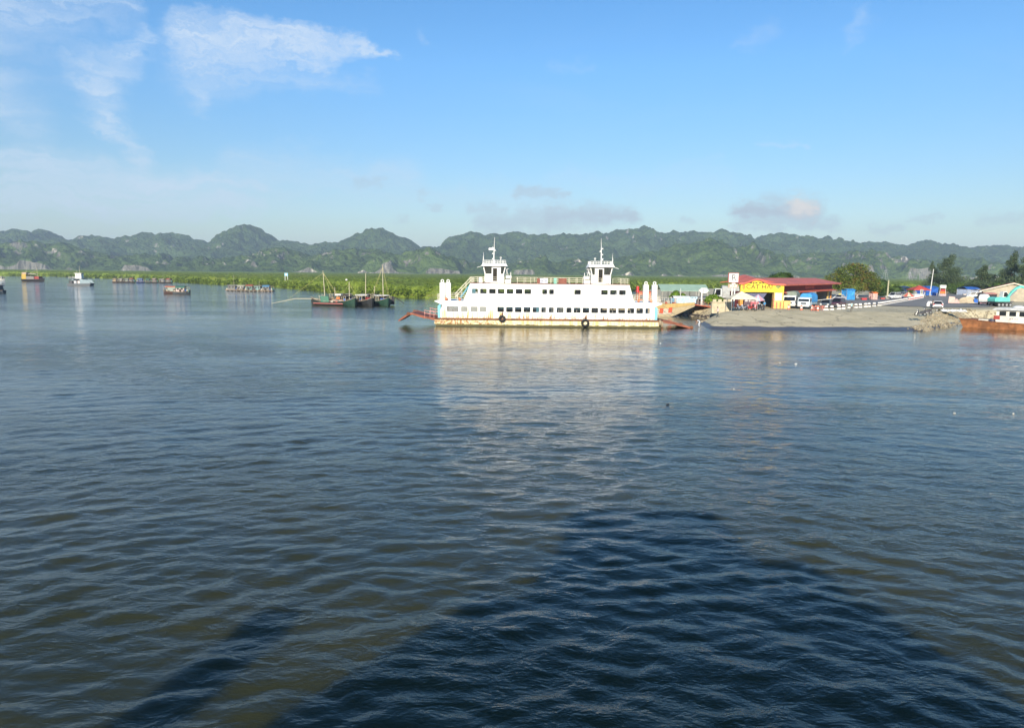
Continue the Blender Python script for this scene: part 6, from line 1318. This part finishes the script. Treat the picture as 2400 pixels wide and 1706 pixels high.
casuarina('tall feathery casuarina behind the leaning pole', 2219, 690, 599, 84, 4200, 21, Y=285); casuarina('smaller casuarina left of the tall one', 2184, 690, 616, 46, 1800, 22, Y=290); casuarina('broad casuarina left of the gabled hut', 2297, 695, 622, 80, 3800, 23, Y=260); casuarina('tall casuarina behind the gabled hut', 2366, 695, 594, 66, 3600, 24, Y=250); casuarina('casuarina cut by the right frame edge', 2402, 695, 596, 70, 3200, 25, Y=240)
a = Vector((atY(2338, 690, 235).x, 235, 2)); k = 235/FPX; tree('round_tree', 'bright round tree between the casuarina and the hut', a, S_([(0, 0, 24, 16, 16, 14), (-9, 0, 14, 12, 12, 12), (8, 0, 12, 12, 12, 10)]), 1700, .5, L_mid, 1.4, .16, 27)
def bush(label, px, py, Y, wpx, hpx, leaf, n, seed, z=None):
    zz = gz(atY(px, py, Y).x, Y) if z is None else z; k = Y/FPX; a = Vector((atY(px, py, Y).x, Y, zz)); return tree('bush', label, a, S_2(k, wpx, hpx), n, .42, leaf, .6, .08, seed, None, 'bush', 5)
def S_2(k, w_, h): return [(0, 0, h*.55*k, w_*.42*k, w_*.4*k, h*.45*k), (-w_*.28*k, 0, h*.40*k, w_*.28*k, w_*.3*k, h*.38*k), (w_*.30*k, 0, h*.38*k, w_*.26*k, w_*.3*k, h*.36*k)]
bush('lime green bush between the direction sign and the grey truck', 1673, 702, 148, 42, 26, L_lime, 1500, 31); bush('lime green shrub in front of the green roofed shelter', 1584, 700, 162, 28, 28, L_lime, 1100, 32); bush('smaller lime shrub along the green roofed shelter', 1601, 700, 163, 18, 22, L_lime, 700, 33)
bush('dark hedge bush behind the concrete pole', 2098, 690, 232, 40, 28, L_mid, 1200, 34); bush('green bush right of the concrete pole', 2126, 690, 240, 36, 20, L_mid, 900, 35); bush('low bush by the orange draped stall', 2074, 694, 215, 30, 22, L_dark, 800, 36); bush('low bush left of the long van', 2256, 690, 262, 60, 22, L_mid, 1200, 37)

bush('low green growth between the casuarinas', 2262, 690, 270, 70, 34, L_mid, 1500, 38); bush('low green growth under the tall casuarina', 2210, 690, 275, 90, 26, L_mid, 1600, 39); bush('hedge growth behind the hut gable', 2350, 692, 240, 70, 34, L_dark, 1500, 40)
for o in bpy.data.objects:
    if o.parent and o.type == 'MESH' and o.name.split('.')[0] in ('railing', 'roof_railing', 'stair', 'stair_rail', 'inner_columns', 'inner_bulkheads', 'mast_lamps', 'hoist_wires', 'ramp_guard', 'life_vests', 'horn', 'fender_chain', 'bow_fender', 'mirrors', 'fork', 'hub', 'gunwale', 'lettering', 'crown', 'chevron_rib', 'posts', 'grey_marks', 'deck_locker', 'derrick'): o['kind'] = 'stuff'
# ------------------------------------------------------------------ humid air
def make_haze():
    m = bpy.data.materials.new('humid_air'); m.use_nodes = True; nt = NT(m.node_tree); nt.n.clear()
    v = nt.new('ShaderNodeVolumePrincipled'); v.inputs['Color'].default_value = (.62, .80, 1.0, 1); v.inputs['Density'].default_value = .00018; v.inputs['Anisotropy'].default_value = .0
    o = nt.new('ShaderNodeOutputMaterial'); nt.l.new(v.outputs[0], o.inputs['Volume'])
    b = MB().box(-9500, 9500, -450, 9100, -8.0, 260.0).build('haze', m); o = tag(b, 'thin blue humid air between the ferry and the hills', 'haze', kind='stuff')
make_haze()
